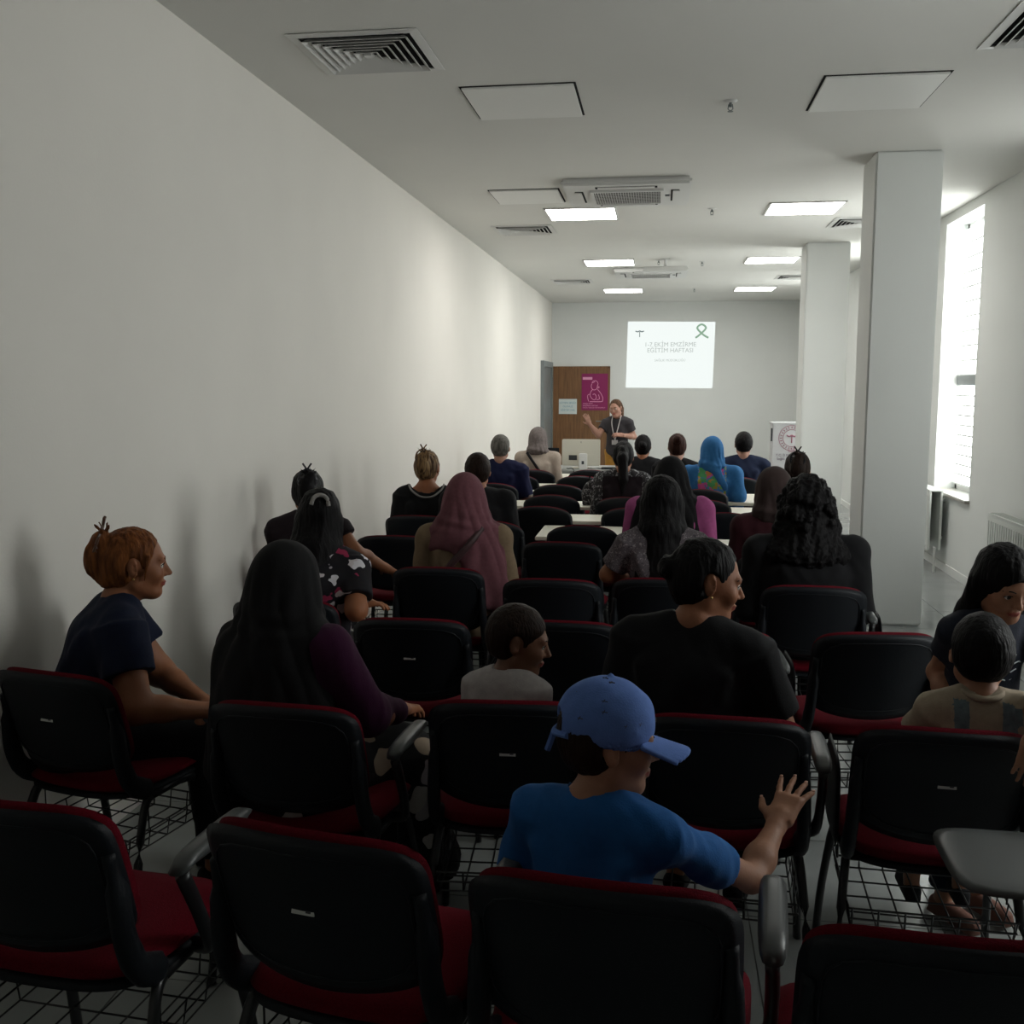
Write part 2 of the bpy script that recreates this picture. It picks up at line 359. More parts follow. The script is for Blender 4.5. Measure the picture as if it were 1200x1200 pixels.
link('sheet', box(-0.175, 0.175, -0.005, 0, 0, 0.29), M_pap, no)
for i, (s, z) in enumerate((('LÜTFEN SESSİZ', 0.20), ('OLUNUZ', 0.13), ('EĞİTİM VAR', 0.06))): text('print_line', s, 0.048, M_blue, no, (0, -0.007, z), (PI/2, 0, 0))
# projected picture
def emat(n, c, s):
    return mat(n, (0.02, 0.02, 0.02), 0.9, 0.0, emit=c, estr=s)
ps = thing('projected_slide', 'bright projected slide with green ribbon thrown on the far wall', 'projection', (0, YF-0.001, 0))
b = bmesh.new(); vs = [b.verts.new((x, yy, z)) for yy in (-0.004, 0) for x, z in ((-0.66, 1.665), (0.975, 1.65), (1.005, 2.895), (-0.635, 2.915))]
b.faces.new(vs[0:4]); b.faces.new(vs[4:8][::-1])
for i in range(4): b.faces.new((vs[i], vs[4+i], vs[4+(i+1) % 4], vs[(i+1) % 4]))
bmesh.ops.recalc_face_normals(b, faces=b.faces)
link('picture', b, emat('slide_light', (0.94, 1.0, 0.975), 0.53), ps)
b = bmesh.new(); rib = bez([(0.64, 2.60), (0.72, 2.66), (0.83, 2.78), (0.75, 2.85), (0.67, 2.78), (0.78, 2.66), (0.88, 2.60)], 6)
tube(b, [(p.x, -0.006, p.y) for p in [Vector((q[0], q[1])) for q in rib]], 0.02, 6)
link('ribbon', b, emat('slide_green', (0.36, 0.56, 0.40), 0.40), ps)
G1 = emat('slide_grey', (0.62, 0.69, 0.65), 0.40); G2 = emat('slide_dark', (0.25, 0.32, 0.32), 0.35)
text('slide_line', '1-7 EKİM EMZİRME', 0.115, G1, ps, (0.17, -0.006, 2.44), (PI/2, 0, 0)); text('slide_line', 'EĞİTİM HAFTASI', 0.115, G1, ps, (0.17, -0.006, 2.33), (PI/2, 0, 0)); text('slide_line', 'SAĞLIK MÜDÜRLÜĞÜ', 0.06, G1, ps, (0.17, -0.006, 2.16), (PI/2, 0, 0))
b = bmesh.new(); tube(b, [(-0.41, -0.006, 2.72), (-0.41, -0.006, 2.62)], 0.008, 5); tube(b, bez([(-0.49, -0.006, 2.735), (-0.45, -0.006, 2.72), (-0.41, -0.006, 2.735), (-0.37, -0.006, 2.72), (-0.33, -0.006, 2.735)]), 0.011, 5); link('emblem', b, G2, ps)
# ------------------------------------------------------------------ ceiling fittings
def diffuser(x, y, label):
    t = thing('ceiling_diffuser', label, 'air vent', (x, y, ZC), 0, 'square four-way air diffusers in the ceiling')
    link('duct_opening', box(-0.27, 0.27, -0.27, 0.27, -0.002, -0.0005), M_rec, t)
    b = bmesh.new()
    def ring(b, o, i, z0, z1):
        q = []
        for s, z in ((o, z0), (i, z1), (i, z1+0.003), (o, z0+0.003)): q.append([b.verts.new((sx*s, sy*s, z)) for sx, sy in ((-1, -1), (1, -1), (1, 1), (-1, 1))])
        for r_ in range(4):
            for k in range(4): b.faces.new((q[r_][k], q[r_][(k+1) % 4], q[(r_+1) % 4][(k+1) % 4], q[(r_+1) % 4][k]))
        bmesh.ops.recalc_face_normals(b, faces=b.faces)
    ring(b, 0.305, 0.262, -0.006, -0.010); link('frame', b, M_white, t)
    for k in range(6):
        o = 0.248-k*0.038; b = bmesh.new(); ring(b, o, o-0.024, -0.024, -0.005); link('louvre', b, M_white, t)
    b = bmesh.new(); abox(b, -0.02, 0.02, -0.02, 0.02, -0.022, -0.004); link('centre_cap', b, M_white, t)
    return t
d0 = diffuser(-1.405, 4.97, 'square louvred diffuser above the left wall, nearest and largest')
for x, y, l in ((1.755, 5.02, 'square louvred diffuser cut by the top right corner of the picture'), (-1.40, 10.63, 'second square diffuser along the left wall, left of ceiling light'),
                (1.92, 10.6, 'square diffuser between the two white columns'), (-1.36, 15.9, 'farthest square diffuser on the left side of ceiling'), (1.95, 15.7, 'farthest square diffuser on the right by the far column')):
    dup(d0, (x, y, ZC), 0, l)
def panel(x, y, w_, d_, rz, label):
    t = thing('access_panel', label, 'access panel', (x, y, ZC), R(rz), 'flush access panels in the ceiling')
    link('shadow_gap', box(-w_/2-0.012, w_/2+0.012, -d_/2-0.012, d_/2+0.012, -0.003, -0.0005), M_rec, t)
    link('panel', box(-w_/2, w_/2, -d_/2, d_/2, -0.014, -0.003, bev=0.002), mat('panel_paint', (0.78, 0.78, 0.75), 0.6), t)
panel(-0.78, 5.92, 0.60, 0.64, 0, 'flat ceiling access panel near the big left diffuser')
panel(1.12, 6.0, 0.61, 0.66, 0, 'flat ceiling access panel on the right, before the near column')
panel(-1.13, 8.78, 0.56, 0.60, 0, 'flat ceiling access panel touching the left of air conditioner')
def lamp(x, y, label):
    t = thing('ceiling_light', label, 'ceiling light', (x, y, ZC), 0, 'square light panels in the ceiling')
    b = bmesh.new(); s = 0.325
    for x0, x1, y0, y1 in ((-s, s, -s, -s+.018), (-s, s, s-.018, s), (-s, -s+.018, -s, s), (s-.018, s, -s, s)): abox(b, x0, x1, y0, y1, -0.012, -0.0005)
    link('frame', b, M_white, t); link('diffuser', box(-s+.018, s-.018, -s+.018, s-.018, -0.010, -0.0015), M_lamp, t); return t
l0 = lamp(-0.745, 9.72, 'lit square ceiling panel, nearest in the left row')
for x, y, l in ((1.24, 9.70, 'lit square ceiling panel, nearest in the right row'), (-0.68, 13.55, 'lit square ceiling panel, middle of the left row'), (1.36, 13.55, 'lit square ceiling panel, middle of the right row'),
                (-0.64, 17.5, 'lit square ceiling panel, farthest in the left row'), (1.50, 17.5, 'lit square ceiling panel, farthest in the right row')):
    dup(l0, (x, y, ZC), 0, l)
def cassette(x, y, label):
    t = thing('air_conditioner', label, 'air conditioner', (x, y, ZC), 0, 'ceiling cassette air conditioners')
    link('panel', box(-0.50, 0.50, -0.50, 0.50, -0.055, -0.001, bev=0.018), M_white, t)
    gr = bmesh.new(); abox(gr, -0.27, 0.27, -0.27, 0.27, -0.062, -0.055); link('grille_recess', gr, M_rec, t)
    b = bmesh.new()
    for i in range(28): v = -0.27+i*0.02; abox(b, v-0.002, v+0.002, -0.27, 0.27, -0.070, -0.062)
    for i in range(11): v = -0.27+i*0.054; abox(b, -0.27, 0.27, v-0.003, v+0.003, -0.067, -0.063)
    for sx, sy in ((1, 0), (0, 1)):
        for s in (-1, 1): abox(b, *((s*0.275-0.012, s*0.275+0.012, -0.285, 0.285) if sx else (-0.285, 0.285, s*0.275-0.012, s*0.275+0.012)), -0.072, -0.055)
    tag(link('intake_grille', b, M_white, t), kind='stuff')
    for a in range(4):
        M = Matrix.Rotation(a*PI/2, 4, 'Z')
        link('air_outlet', box(-0.24, 0.24, 0.345, 0.41, -0.058, -0.053, M=M), M_rec, t)
        fl = bmesh.new(); abox(fl, -0.22, 0.22, 0.36, 0.415, -0.064, -0.058, M=M); link('flap', fl, M_white, t)
    link('display', box(0.30, 0.335, -0.03, 0.03, -0.060, -0.055), M_plasm, t); return t
c0 = cassette(-0.29, 8.60, 'white ceiling cassette air conditioner, nearer one above left light panel')
dup(c0, (-0.16, 14.65, ZC), 0, 'white ceiling cassette air conditioner, farther one above the projector')
for x, y, l in ((0.36, 6.07, 'small ceiling sprinkler nearest the camera, left of right access panel'), (0.43, 9.61, 'small ceiling sprinkler between the two nearest light panels'), (0.50, 13.6, 'small ceiling sprinkler right of the farther air conditioner'),
                (-0.05, 13.4, 'small ceiling sprinkler just before the farther air conditioner'), (0.52, 17.3, 'small ceiling sprinkler farthest down the room')):
    t = thing('sprinkler', l, 'sprinkler', (x, y, ZC), 0, 'ceiling sprinklers'); b = bmesh.new(); bmesh.ops.create_cone(b, cap_ends=True, segments=20, radius1=0.025, radius2=0.042, depth=0.010, matrix=Matrix.Translation((0, 0, -0.0055))); link('plate', b, M_white, t, smooth=False)
    b = bmesh.new(); tube(b, [(0, 0, -0.01), (0, 0, -0.035)], 0.008, 8); tube(b, [(-0.01, 0, -0.02), (-0.014, 0, -0.045), (0, 0, -0.055), (0.014, 0, -0.045), (0.01, 0, -0.02)], 0.003, 5); link('head', b, M_alu, t)
    b = bmesh.new(); bmesh.ops.create_cone(b, cap_ends=True, segments=16, radius1=0.016, radius2=0.016, depth=0.003, matrix=Matrix.Translation((0, 0, -0.058))); link('deflector', b, M_alu, t)
pj = thing('projector', 'white projector hung from ceiling under the farther air conditioner', 'projector', (0.03, 13.3, ZC))
link('case', box(-0.28, 0.28, -0.12, 0.14, -0.16, -0.10, bev=0.012), M_white, pj); b = bmesh.new(); tube(b, [(0, 0, -0.001), (0, 0, -0.10)], 0.02); abox(b, -0.06, 0.06, -0.06, 0.06, -0.008, -0.001); link('mount', b, M_white, pj)
b = bmesh.new(); tube(b, [(0.12, 0.14, -0.13), (0.12, 0.165, -0.13)], 0.022, 14); link('lens', b, M_rec, pj)
# ------------------------------------------------------------------ radiators
def radiator(y0, y1, label):
    t = thing('radiator', label, 'radiator', (XR, y0, 0), 0, 'panel radiators under the window wall'); L = y1-y0
    b = bmesh.new(); abox(b, -0.175, -0.155, 0, L, 0.20, 0.74, bev=0.004)
    for i in range(int(L/0.05)): abox(b, -0.179, -0.175, 0.02+i*0.05, 0.045+i*0.05, 0.24, 0.70)
    link('front_panel', b, M_rad, t); link('rear_panel', box(-0.075, -0.055, 0, L, 0.20, 0.74, bev=0.004), M_rad, t)
    b = bmesh.new(); abox(b, -0.175, -0.055, 0.0, L, 0.742, 0.755)
    for i in range(int(L/0.03)): abox(b, -0.16, -0.07, 0.01+i*0.03, 0.016+i*0.03, 0.755, 0.758)
    link('top_grille', b, M_rad, t)
    b = bmesh.new(); tube(b, [(-0.115, -0.035, 0.22), (-0.115, 0.02, 0.22)], 0.012); tube(b, [(-0.115, -0.03, 0.001), (-0.115, -0.03, 0.23)], 0.01); link('valve', b, M_white, t)
    b = bmesh.new()
    for yy in (0.15, L-0.15):
        for z in (0.3, 0.65): abox(b, -0.056, 0.0, yy-0.015, yy+0.015, z-0.015, z+0.015)
    tag(link('bracket', b, M_rad, t), kind='stuff')
radiator(6.7, 8.05, 'white panel radiator on the right wall nearest the camera')
radiator(9.75, 11.0, 'white panel radiator beyond the near column, seen end on')
# ------------------------------------------------------------------ tables
def table(x0, x1, y0, y1, label):
    t = thing('table', label, 'table', ((x0+x1)/2, (y0+y1)/2, 0), 0, 'cream tables between the chair rows'); a, c = (x1-x0)/2, (y1-y0)/2
    link('tabletop', box(-a, a, -c, c, 0.715, 0.74, bev=0.004), M_table, t)
    b = bmesh.new(); 
    for sx in (-1, 1): abox(b, sx*(a-0.05)-0.012, sx*(a-0.05)+0.012, -c+0.03, c-0.03, 0.68, 0.715)
    abox(b, -a+0.05, a-0.05, c-0.055, c-0.035, 0.68, 0.715); link('under_frame', b, M_steel, t)
    for sx in (-1, 1):
        for sy in (-1, 1): link('leg', box(sx*(a-0.05)-0.017, sx*(a-0.05)+0.017, sy*(c-0.05)-0.017, sy*(c-0.05)+0.017, 0.0, 0.68), M_steel, t)
for a in ((-0.78, -0.24, 6.45, 7.0, 'cream table nearest on the left, in front of the empty middle chairs'),
          (-1.21, -0.14, 7.24, 7.64, 'cream table in the left block, second from the camera'),
          (-1.21, -0.14, 8.1, 8.52, 'cream table in the left block, third from the camera'),
          (-1.25, -0.45, 8.95, 9.40, 'cream table in the left block beside the man in navy, fourth from camera'),
          (-1.20, -0.45, 9.78, 10.04, 'narrow cream table in the left block, fifth from the camera'),
          (-1.20, -0.40, 10.62, 11.2, 'cream table in the left block, next to the presenter desk'),
          (0.26, 0.82, 5.92, 6.50, 'cream table nearest on the right, left of the maroon shirt'),
          (-0.10, 0.80, 7.76, 8.26, 'cream table in the right block behind the woman in blue headscarf'),
          (0.36, 0.93, 8.58, 9.32, 'cream table in the right block in front of the blue headscarf'),
          (0.36, 0.95, 9.92, 10.45, 'cream table in front of the man in navy at far right')): table(*a)
# presenter desk and its equipment
dk = thing('desk', 'low grey desk at the front of the room under the monitor', 'desk', (-0.85, 12.75, 0))
M_dk = mat('desk_grey', (0.34, 0.35, 0.33), 0.5)
link('desktop', box(-0.72, 0.72, -0.35, 0.35, 0.665, 0.69, bev=0.004), M_dk, dk); link('front_panel', box(-0.68, 0.68, -0.30, -0.28, 0.12, 0.665), M_dk, dk)
for s in (-1, 1): link('side_panel', box(s*0.70-0.012, s*0.70+0.012, -0.33, 0.33, 0, 0.665), M_dk, dk)
mo = thing('monitor', 'white backed computer monitor standing on the front desk', 'monitor', (-0.955, 12.62, 0.69)); M_mb = mat('monitor_back', (0.55, 0.53, 0.45), 0.4)
link('screen_housing', box(-0.235, 0.235, -0.018, 0.018, 0.03, 0.355, bev=0.008), M_mb, mo); link('screen', box(-0.22, 0.22, 0.018, 0.020, 0.045, 0.34), M_rec, mo)
b = bmesh.new(); abox(b, -0.03, 0.03, -0.03, -0.018, 0.0, 0.2); abox(b, -0.11, 0.11, -0.09, 0.07, 0.0, 0.012, bev=0.003); link('stand', b, M_mb, mo); text('mark', 'II', 0.03, M_plasm, mo, (0, -0.02, 0.31), (PI/2, 0, 0)); link('rear_port_panel', box(-0.15, -0.05, -0.021, -0.018, 0.10, 0.16), M_plasm, mo); link('rear_port_panel', box(0.04, 0.17, -0.021, -0.018, 0.09, 0.17), M_mb, mo)
rt = thing('router', 'small white upright box with a dark dot before the monitor', 'router', (-0.92, 12.47, 0.69)); link('case', box(-0.05, 0.05, -0.03, 0.03, 0, 0.19, bev=0.008), M_white, rt); link('dial', box(-0.015, 0.015, -0.032, -0.030, 0.06, 0.10), M_plasm, rt)
lp = thing('laptop', 'black laptop with open lid left of the white monitor', 'laptop', (-1.40, 12.72, 0.69)); link('base', box(-0.17, 0.17, -0.02, 0.22, 0, 0.018, bev=0.004), M_plas, lp)
link('lid', box(-0.17, 0.17, -0.006, 0.006, 0.0, 0.24, M=Matrix.Translation((0, -0.03, 0.012)) @ Matrix.Rotation(R(12), 4, 'X'), bev=0.004), M_plas, lp)
kb = tag(link('keyboard', box(-0.70, -0.48, 12.45, 12.60, 0.69, 0.71, bev=0.005), M_plas), 'black keyboard lying right of the monitor on the desk', 'keyboard')
b = bmesh.new(); tube(b, bez([(-1.12, 12.5, 0.695), (-1.1, 12.44, 0.697), (-1.03, 12.395, 0.69), (-1.02, 12.38, 0.55), (-1.0, 12.40, 0.4)]), 0.006, 6); tag(link('cable', b, M_plas), 'black cable hanging over the desk front left of router', 'cable')
b = bmesh.new(); tube(b, bez([(-0.86, 12.48, 0.70), (-0.80, 12.44, 0.70), (-0.74, 12.5, 0.70), (-0.66, 12.43, 0.70)]), 0.006, 6); tag(link('cable', b, M_plas), 'black cable on the desk between router and keyboard', 'cable')
lc = thing('lectern', 'white lectern with round emblem beside the farther column', 'lectern', (1.71, 13.0, 0))
M_lec = mat('lectern_white', (0.52, 0.52, 0.53), 0.5); M_mar = mat('emblem_print', (0.30, 0.12, 0.16), 0.6)
link('body', box(-0.33, 0.33, -0.02, 0.30, 0, 1.23, bev=0.006), M_lec, lc); link('top_board', box(-0.34, 0.34, -0.03, 0.36, 1.23, 1.25), M_lec, lc)
b = bmesh.new(); cx, cz = -0.10, 1.06
for rr_ in (0.155, 0.105):
    tube(b, [(cx+rr_*math.cos(a*PI/16), -0.022, cz+rr_*math.sin(a*PI/16)) for a in range(33)], 0.0035, 4, caps=False)
for a in range(24): t_ = a*PI/12; tube(b, [(cx+0.118*math.cos(t_), -0.022, cz+0.118*math.sin(t_)), (cx+0.142*math.cos(t_), -0.022, cz+0.142*math.sin(t_))], 0.005, 4)
tube(b, [(cx, -0.022, cz+0.03), (cx, -0.022, cz-0.06)], 0.008, 5); tube(b, bez([(cx-0.06, -0.022, cz+0.035), (cx-0.03, -0.022, cz+0.02), (cx, -0.022, cz+0.035), (cx+0.03, -0.022, cz+0.02), (cx+0.06, -0.022, cz+0.035)]), 0.009, 5)
link('emblem', b, M_mar, lc); M_txt = mat('print_violet', (0.16, 0.12, 0.17), 0.6)
text('lettering', 'Sağlık', 0.05, M_mar, lc, (-0.08, -0.022, 0.885), (PI/2, 0, 0)); text('lettering', 'T.C. İl Müdürlüğü', 0.042, M_txt, lc, (-0.13, -0.022, 0.835), (PI/2, 0, 0)); text('lettering', 'Sağlık Bakanlığı', 0.042, M_txt, lc, (-0.14, -0.022, 0.79), (PI/2, 0, 0))
link('side_clip', box(-0.352, -0.335, -0.03, 0.0, 1.02, 1.18), M_plasm, lc)
cb = thing('side_cabinet', 'small white cabinet at the right end of the far tables', 'cabinet', (1.18, 10.6, 0)); link('body', box(-0.18, 0.14, -0.2, 0.2, 0.06, 0.72, bev=0.004), M_white, cb); link('plinth', box(-0.17, 0.13, -0.18, 0.18, 0, 0.06), M_plas, cb); link('door', box(-0.17, 0.13, -0.212, -0.2, 0.08, 0.70), M_white, cb)

# ================================================================== CHAIRS
def back_fn(arch, off=0.0, curve=0.05):
    """panel of the backrest: u across, v up, s thickness; leans back and wraps round the sitter"""
    def f(u, v, s):
        cut = arch*(u/0.22)**2*max(v, 0)/0.15
        low = -0.030*(1-(u/0.22)**2)*max(-v, 0)/0.15      # lower edge bows down
        z = 0.71+v-cut*0.15+low
        y = -0.262-0.30*v+curve*(u/0.22)**2+off+s
        return (u, y, z)
    return f
def make_chair(name, arch, label):
    t = thing(name, label, 'chair')
    b = pillow(bmesh.new(), 0.445, 0.30, 0.034, back_fn(arch), sq=6.5); link('back_shell', b, M_plas, t, smooth=True)
    b = pillow(bmesh.new(), 0.430, 0.305, 0.050, back_fn(arch, 0.030), sq=6.0); link('back_cushion', b, M_red, t, smooth=True)
    # piping step moulded on the rear of the shell
    b = bmesh.new(); f = back_fn(arch); pts = []
    for k in range(41):
        a = k/40*2*PI; c, s = math.cos(a), math.sin(a); m = (abs(c)**5+abs(s)**5)**(-1/5)
        p = f(c*m*0.190, s*m*0.118, -0.014); pts.append(p)
    tube(b, pts, 0.0022, 5, caps=False); link('shell_rib', b, M_plas, t, smooth=True)
    def seat(dz, tuck):
        def f(u, v, s):
            return (u*(1-0.10*max(-v, 0)/0.22), v+0.02, 0.475+dz+s-0.10*max(v-0.12, 0)**1.2*3-tuck*(abs(u)/0.23)**4*0.01+0.012*(u/0.23)**2)
        return f
    link('seat_cushion', pillow(bmesh.new(), 0.47, 0.45, 0.06, seat(0.0, 1), sq=4.5), M_red, t, smooth=True)
    link('seat_shell', pillow(bmesh.new(), 0.46, 0.44, 0.03, seat(-0.03, 1), sq=4.5), M_plas, t, smooth=True)
    for s in (-1, 1):
        b = bmesh.new()
        tube(b, bez([(s*0.203, -0.235, 0.76), (s*0.207, -0.222, 0.68), (s*0.212, -0.212, 0.58), (s*0.214, -0.175, 0.50), (s*0.205, -0.09, 0.450)], 4), [0.020]*4+[0.030]*9+[0.034]*3+[0.028], 10, flat=0.6)
        link('back_bracket', b, M_plas, t, smooth=True)
        b = bmesh.new(); tube(b, bez([(s*0.205, -0.08, 0.43), (s*0.215, -0.13, 0.40), (s*0.235, -0.20, 0.20), (s*0.245, -0.235, 0.004)], 4), 0.016, 10, flat=0.75); link('rear_leg', b, M_steel, t, smooth=True)
        b = bmesh.new(); tube(b, bez([(s*0.205, 0.06, 0.43), (s*0.215, 0.14, 0.40), (s*0.235, 0.20, 0.20), (s*0.245, 0.235, 0.004)], 4), 0.016, 10, flat=0.75); link('front_leg', b, M_steel, t, smooth=True)
        b = bmesh.new(); tube(b, [(s*0.205, -0.10, 0.43), (s*0.205, 0.10, 0.43)], 0.014, 8); link('side_rail', b, M_steel, t, smooth=True)
    b = bmesh.new()
    for y in (-0.09, 0.09): tube(b, [(-0.205, y, 0.425), (0.205, y, 0.425)], 0.012, 8)
    tag(link('cross_rail', b, M_steel, t, smooth=True))
    # wire book basket under the seat
    b = bmesh.new()
    for i in range(7): x = -0.20+i*0.0667; tube(b, [(x, -0.20, 0.33), (x, -0.19, 0.27), (x, 0.17, 0.27), (x, 0.18, 0.33)], 0.0028, 4, caps=False)
    for j in range(5): y = -0.19+j*0.09; tube(b, [(-0.21, y, 0.33), (-0.20, y, 0.27), (0.20, y, 0.27), (0.21, y, 0.33)], 0.0028, 4, caps=False)
    for z, e in ((0.33, 0.0), (0.30, -0.004)): tube(b, [(-0.21-e, -0.20-e, z), (0.21+e, -0.20-e, z), (0.21+e, 0.18, z), (-0.21-e, 0.18, z), (-0.21-e, -0.20-e, z)], 0.0032, 4, caps=False)
    for sx in (-1, 1):
        for y in (-0.10, 0.10): tube(b, [(sx*0.205, y, 0.33), (sx*0.205, y, 0.43)], 0.003, 4)
    tag(link('wire_basket', b, M_steel, t), kind='stuff')
    # sticker with a small dark mark
    st = link('sticker', box(-0.022, 0.022, -0.004, 0.0, -0.010, 0.010), M_stick, t, (0.0, -0.275, 0.715), (R(-16.7), 0, 0)); link('sticker_mark', box(0.006, 0.016, -0.005, -0.004, -0.006, 0.002), M_ink, st)
    # right armrest on its post
    b = bmesh.new(); tube(b, bez([(0.215, 0.02, 0.44), (0.262, 0.0, 0.46), (0.270, -0.05, 0.56), (0.268, -0.10, 0.66)], 5), 0.018, 10, flat=0.7); link('arm_post', b, M_steel, t, smooth=True)
    b = pillow(bmesh.new(), 0.052, 0.30, 0.030, lambda u, v, s: (0.268+u, v+0.02, 0.685+s-0.30*max(-v-0.10, 0)), nu=6, nv=14, sq=4); link('armrest', b, M_tab, t, smooth=True)
    # tablet: folded down beside the arm, and raised in front of it; copies keep one or none
    b = pillow(bmesh.new(), 0.30, 0.27, 0.018, lambda u, v, s: (0.318+s, u+0.10, 0.545+v), nu=14, nv=12, sq=4.5); link('folded_tablet', b, M_plas, t, smooth=True)
    b = pillow(bmesh.new(), 0.27, 0.30, 0.018, lambda u, v, s: (0.235+u, v+0.30, 0.712+s), nu=14, nv=12, sq=4.5); link('writing_tablet', b, M_tab, t, smooth=True)
    return t
chair0 = make_chair('conference_chair', 0.10, 'x'); chair1 = make_chair('conference_chair', 0.28, 'x')
GA = 'black backed red conference chairs with writing tablets'
GB = 'round backed conference chairs at the tables'
def chair(x, yt, rot, label, arm='fold', sticker=False, arch=0, sc=1.0):
    """x, yt: top centre of the backrest"""
    a = R(rot); ox = x - 0.307*sc*math.sin(a); oy = yt + 0.307*sc*math.cos(a)
    skip = []
    if arm != 'up': skip.append('writing_tablet')
    if arm != 'fold': skip.append('folded_tablet')
    if arm == 'none': skip += ['armrest', 'arm_post']
    if not sticker: skip += ['sticker']
    if yt > 5: skip += ['shell_rib', 'sticker']
    o = dup(chair1 if arch else chair0, (ox, oy, 0), a, label, GB if arch else GA, skip); o.scale = (sc, sc, sc); return o
CH = [
 (-1.265, 1.708, -5, 'empty red and black conference chair at bottom left, cut by picture edge', 'arm', False),
 (-0.635, 1.665, -11, 'empty conference chair in front row turned right, grey sticker on its back', 'fold', True),
 (-0.09, 1.55, -6, 'conference chair under the boy in blue cap', 'arm', False),
 (0.455, 1.452, -2, 'conference chair at bottom right corner, raised grey writing tablet', 'up', False),
 (-1.80, 2.70, -12, 'conference chair at left edge with sticker, under woman with ginger hair', 'none', True),
 (-1.00, 2.50, -4, 'conference chair under the woman in black headscarf and purple sleeves', 'arm', False),
 (-0.39, 2.61, 4, 'conference chair with sticker behind the boy in white shirt', 'none', True),
 (0.175, 2.56, -3, 'conference chair touched by the boy, under the woman in black', 'fold', False),
 (0.72, 2.54, -3, 'conference chair with sticker behind the toddler in cream shirt', 'none', True),
 (-0.89, 3.53, 1, 'empty conference chair with sticker right of black headscarf woman', 'none', True),
 (-0.34, 3.57, -1, 'empty conference chair right behind the head of boy in white', 'none', False),
 (0.20, 3.50, 2, 'empty conference chair hidden behind the woman in black turning right', 'fold', False),
 (0.765, 3.55, 6, 'empty conference chair left of the toddler, magenta seat showing', 'none', False),
 (-1.47, 3.78, 0, 'conference chair at left wall under the woman in floral dress', 'none', False),
 (-1.02, 4.58, 0, 'conference chair under the woman in mauve headscarf', 'none', False),
 (-0.46, 4.37, 0, 'empty conference chair right of the mauve headscarf, in front of tables', 'none', False),
 (0.02, 4.45, 0, 'conference chair under the woman with long straight black hair', 'none', False),
 (0.66, 4.37, -2, 'conference chair under the woman with curly black hair', 'fold', False),
 (-1.81, 4.80, 0, 'conference chair by left wall under woman with claw clip', 'none', False),
 (-1.48, 5.54, 3, 'empty conference chair beyond floral dress woman, near the left wall', 'none', False),
 (-0.52, 5.44, -1, 'empty conference chair directly before the nearest left cream table', 'none', False),
 (0.62, 5.18, 0, 'conference chair under the woman in maroon shirt', 'none', False),
 (0.91, 6.62, 0, 'conference chair under brown haired person beside the curly hair', 'none', False),
 (-1.56, 6.44, 0, 'conference chair under the woman with streaked hair bun', 'none', False)]
CB = [
 (-1.05, 6.24, 0, 'round backed chair under the dark haired person in black'),
 (-0.455, 6.13, 0, 'empty round backed chair, nearest in the middle of the tables'),
 (-0.82, 7.07, 0, 'empty round backed chair, second in the middle column of chairs'),
 (-1.40, 8.06, 0, 'empty round backed chair left of middle, right before the navy shirt man'),
 (-0.825, 7.83, 0, 'empty round backed chair, third in the middle column of chairs'),
 (-1.43, 8.72, 0, 'round backed chair under the grey haired man'),
 (-0.855, 8.68, 0, 'empty round backed chair, fourth in the middle column of chairs'),
 (-1.35, 9.58, 0, 'empty round backed chair right of the grey haired man'),
 (-0.74, 9.55, 0, 'empty round backed chair, fifth in the middle column of chairs'),
 (-1.26, 10.2, 0, 'round backed chair under the woman in grey headscarf'),
 (-0.69, 10.25, 0, 'empty round backed chair farthest in the middle, before the presenter'),
 (-0.175, 7.07, 0, 'empty round backed chair behind the houndstooth top, left of pink blouse'),
 (-0.26, 7.74, 0, 'round backed chair under the woman in houndstooth top'),
 (-0.19, 9.75, 0, 'round backed chair under the far person in black by presenter'),
 (0.0, 5.92, 0, 'round backed chair under the person in black headscarf and pink blouse'),
 (0.17, 9.10, 0, 'round backed chair under the person with red barrette bun'),
 (0.345, 8.44, 0, 'round backed chair under the woman in blue headscarf'),
 (0.32, 7.66, 0, 'empty round backed chair behind the blue headscarf'),
 (0.44, 6.88, 0, 'empty round backed chair left of the maroon shirt, pale upper edge'),
 (0.72, 9.62, 0, 'round backed chair under the man in navy at far right')]
for x, y, r_, l, arm, st in CH: chair(x, y, r_, l, arm, st, sc=1.05 if y < 1.9 else 1.0)
for x, y, r_, l in CB: chair(x, y, r_, l, 'none', arch=1)
for c in (chair0, chair1):
    for ch in list(c.children_recursive): bpy.data.objects.remove(ch)
    bpy.data.objects.remove(c)

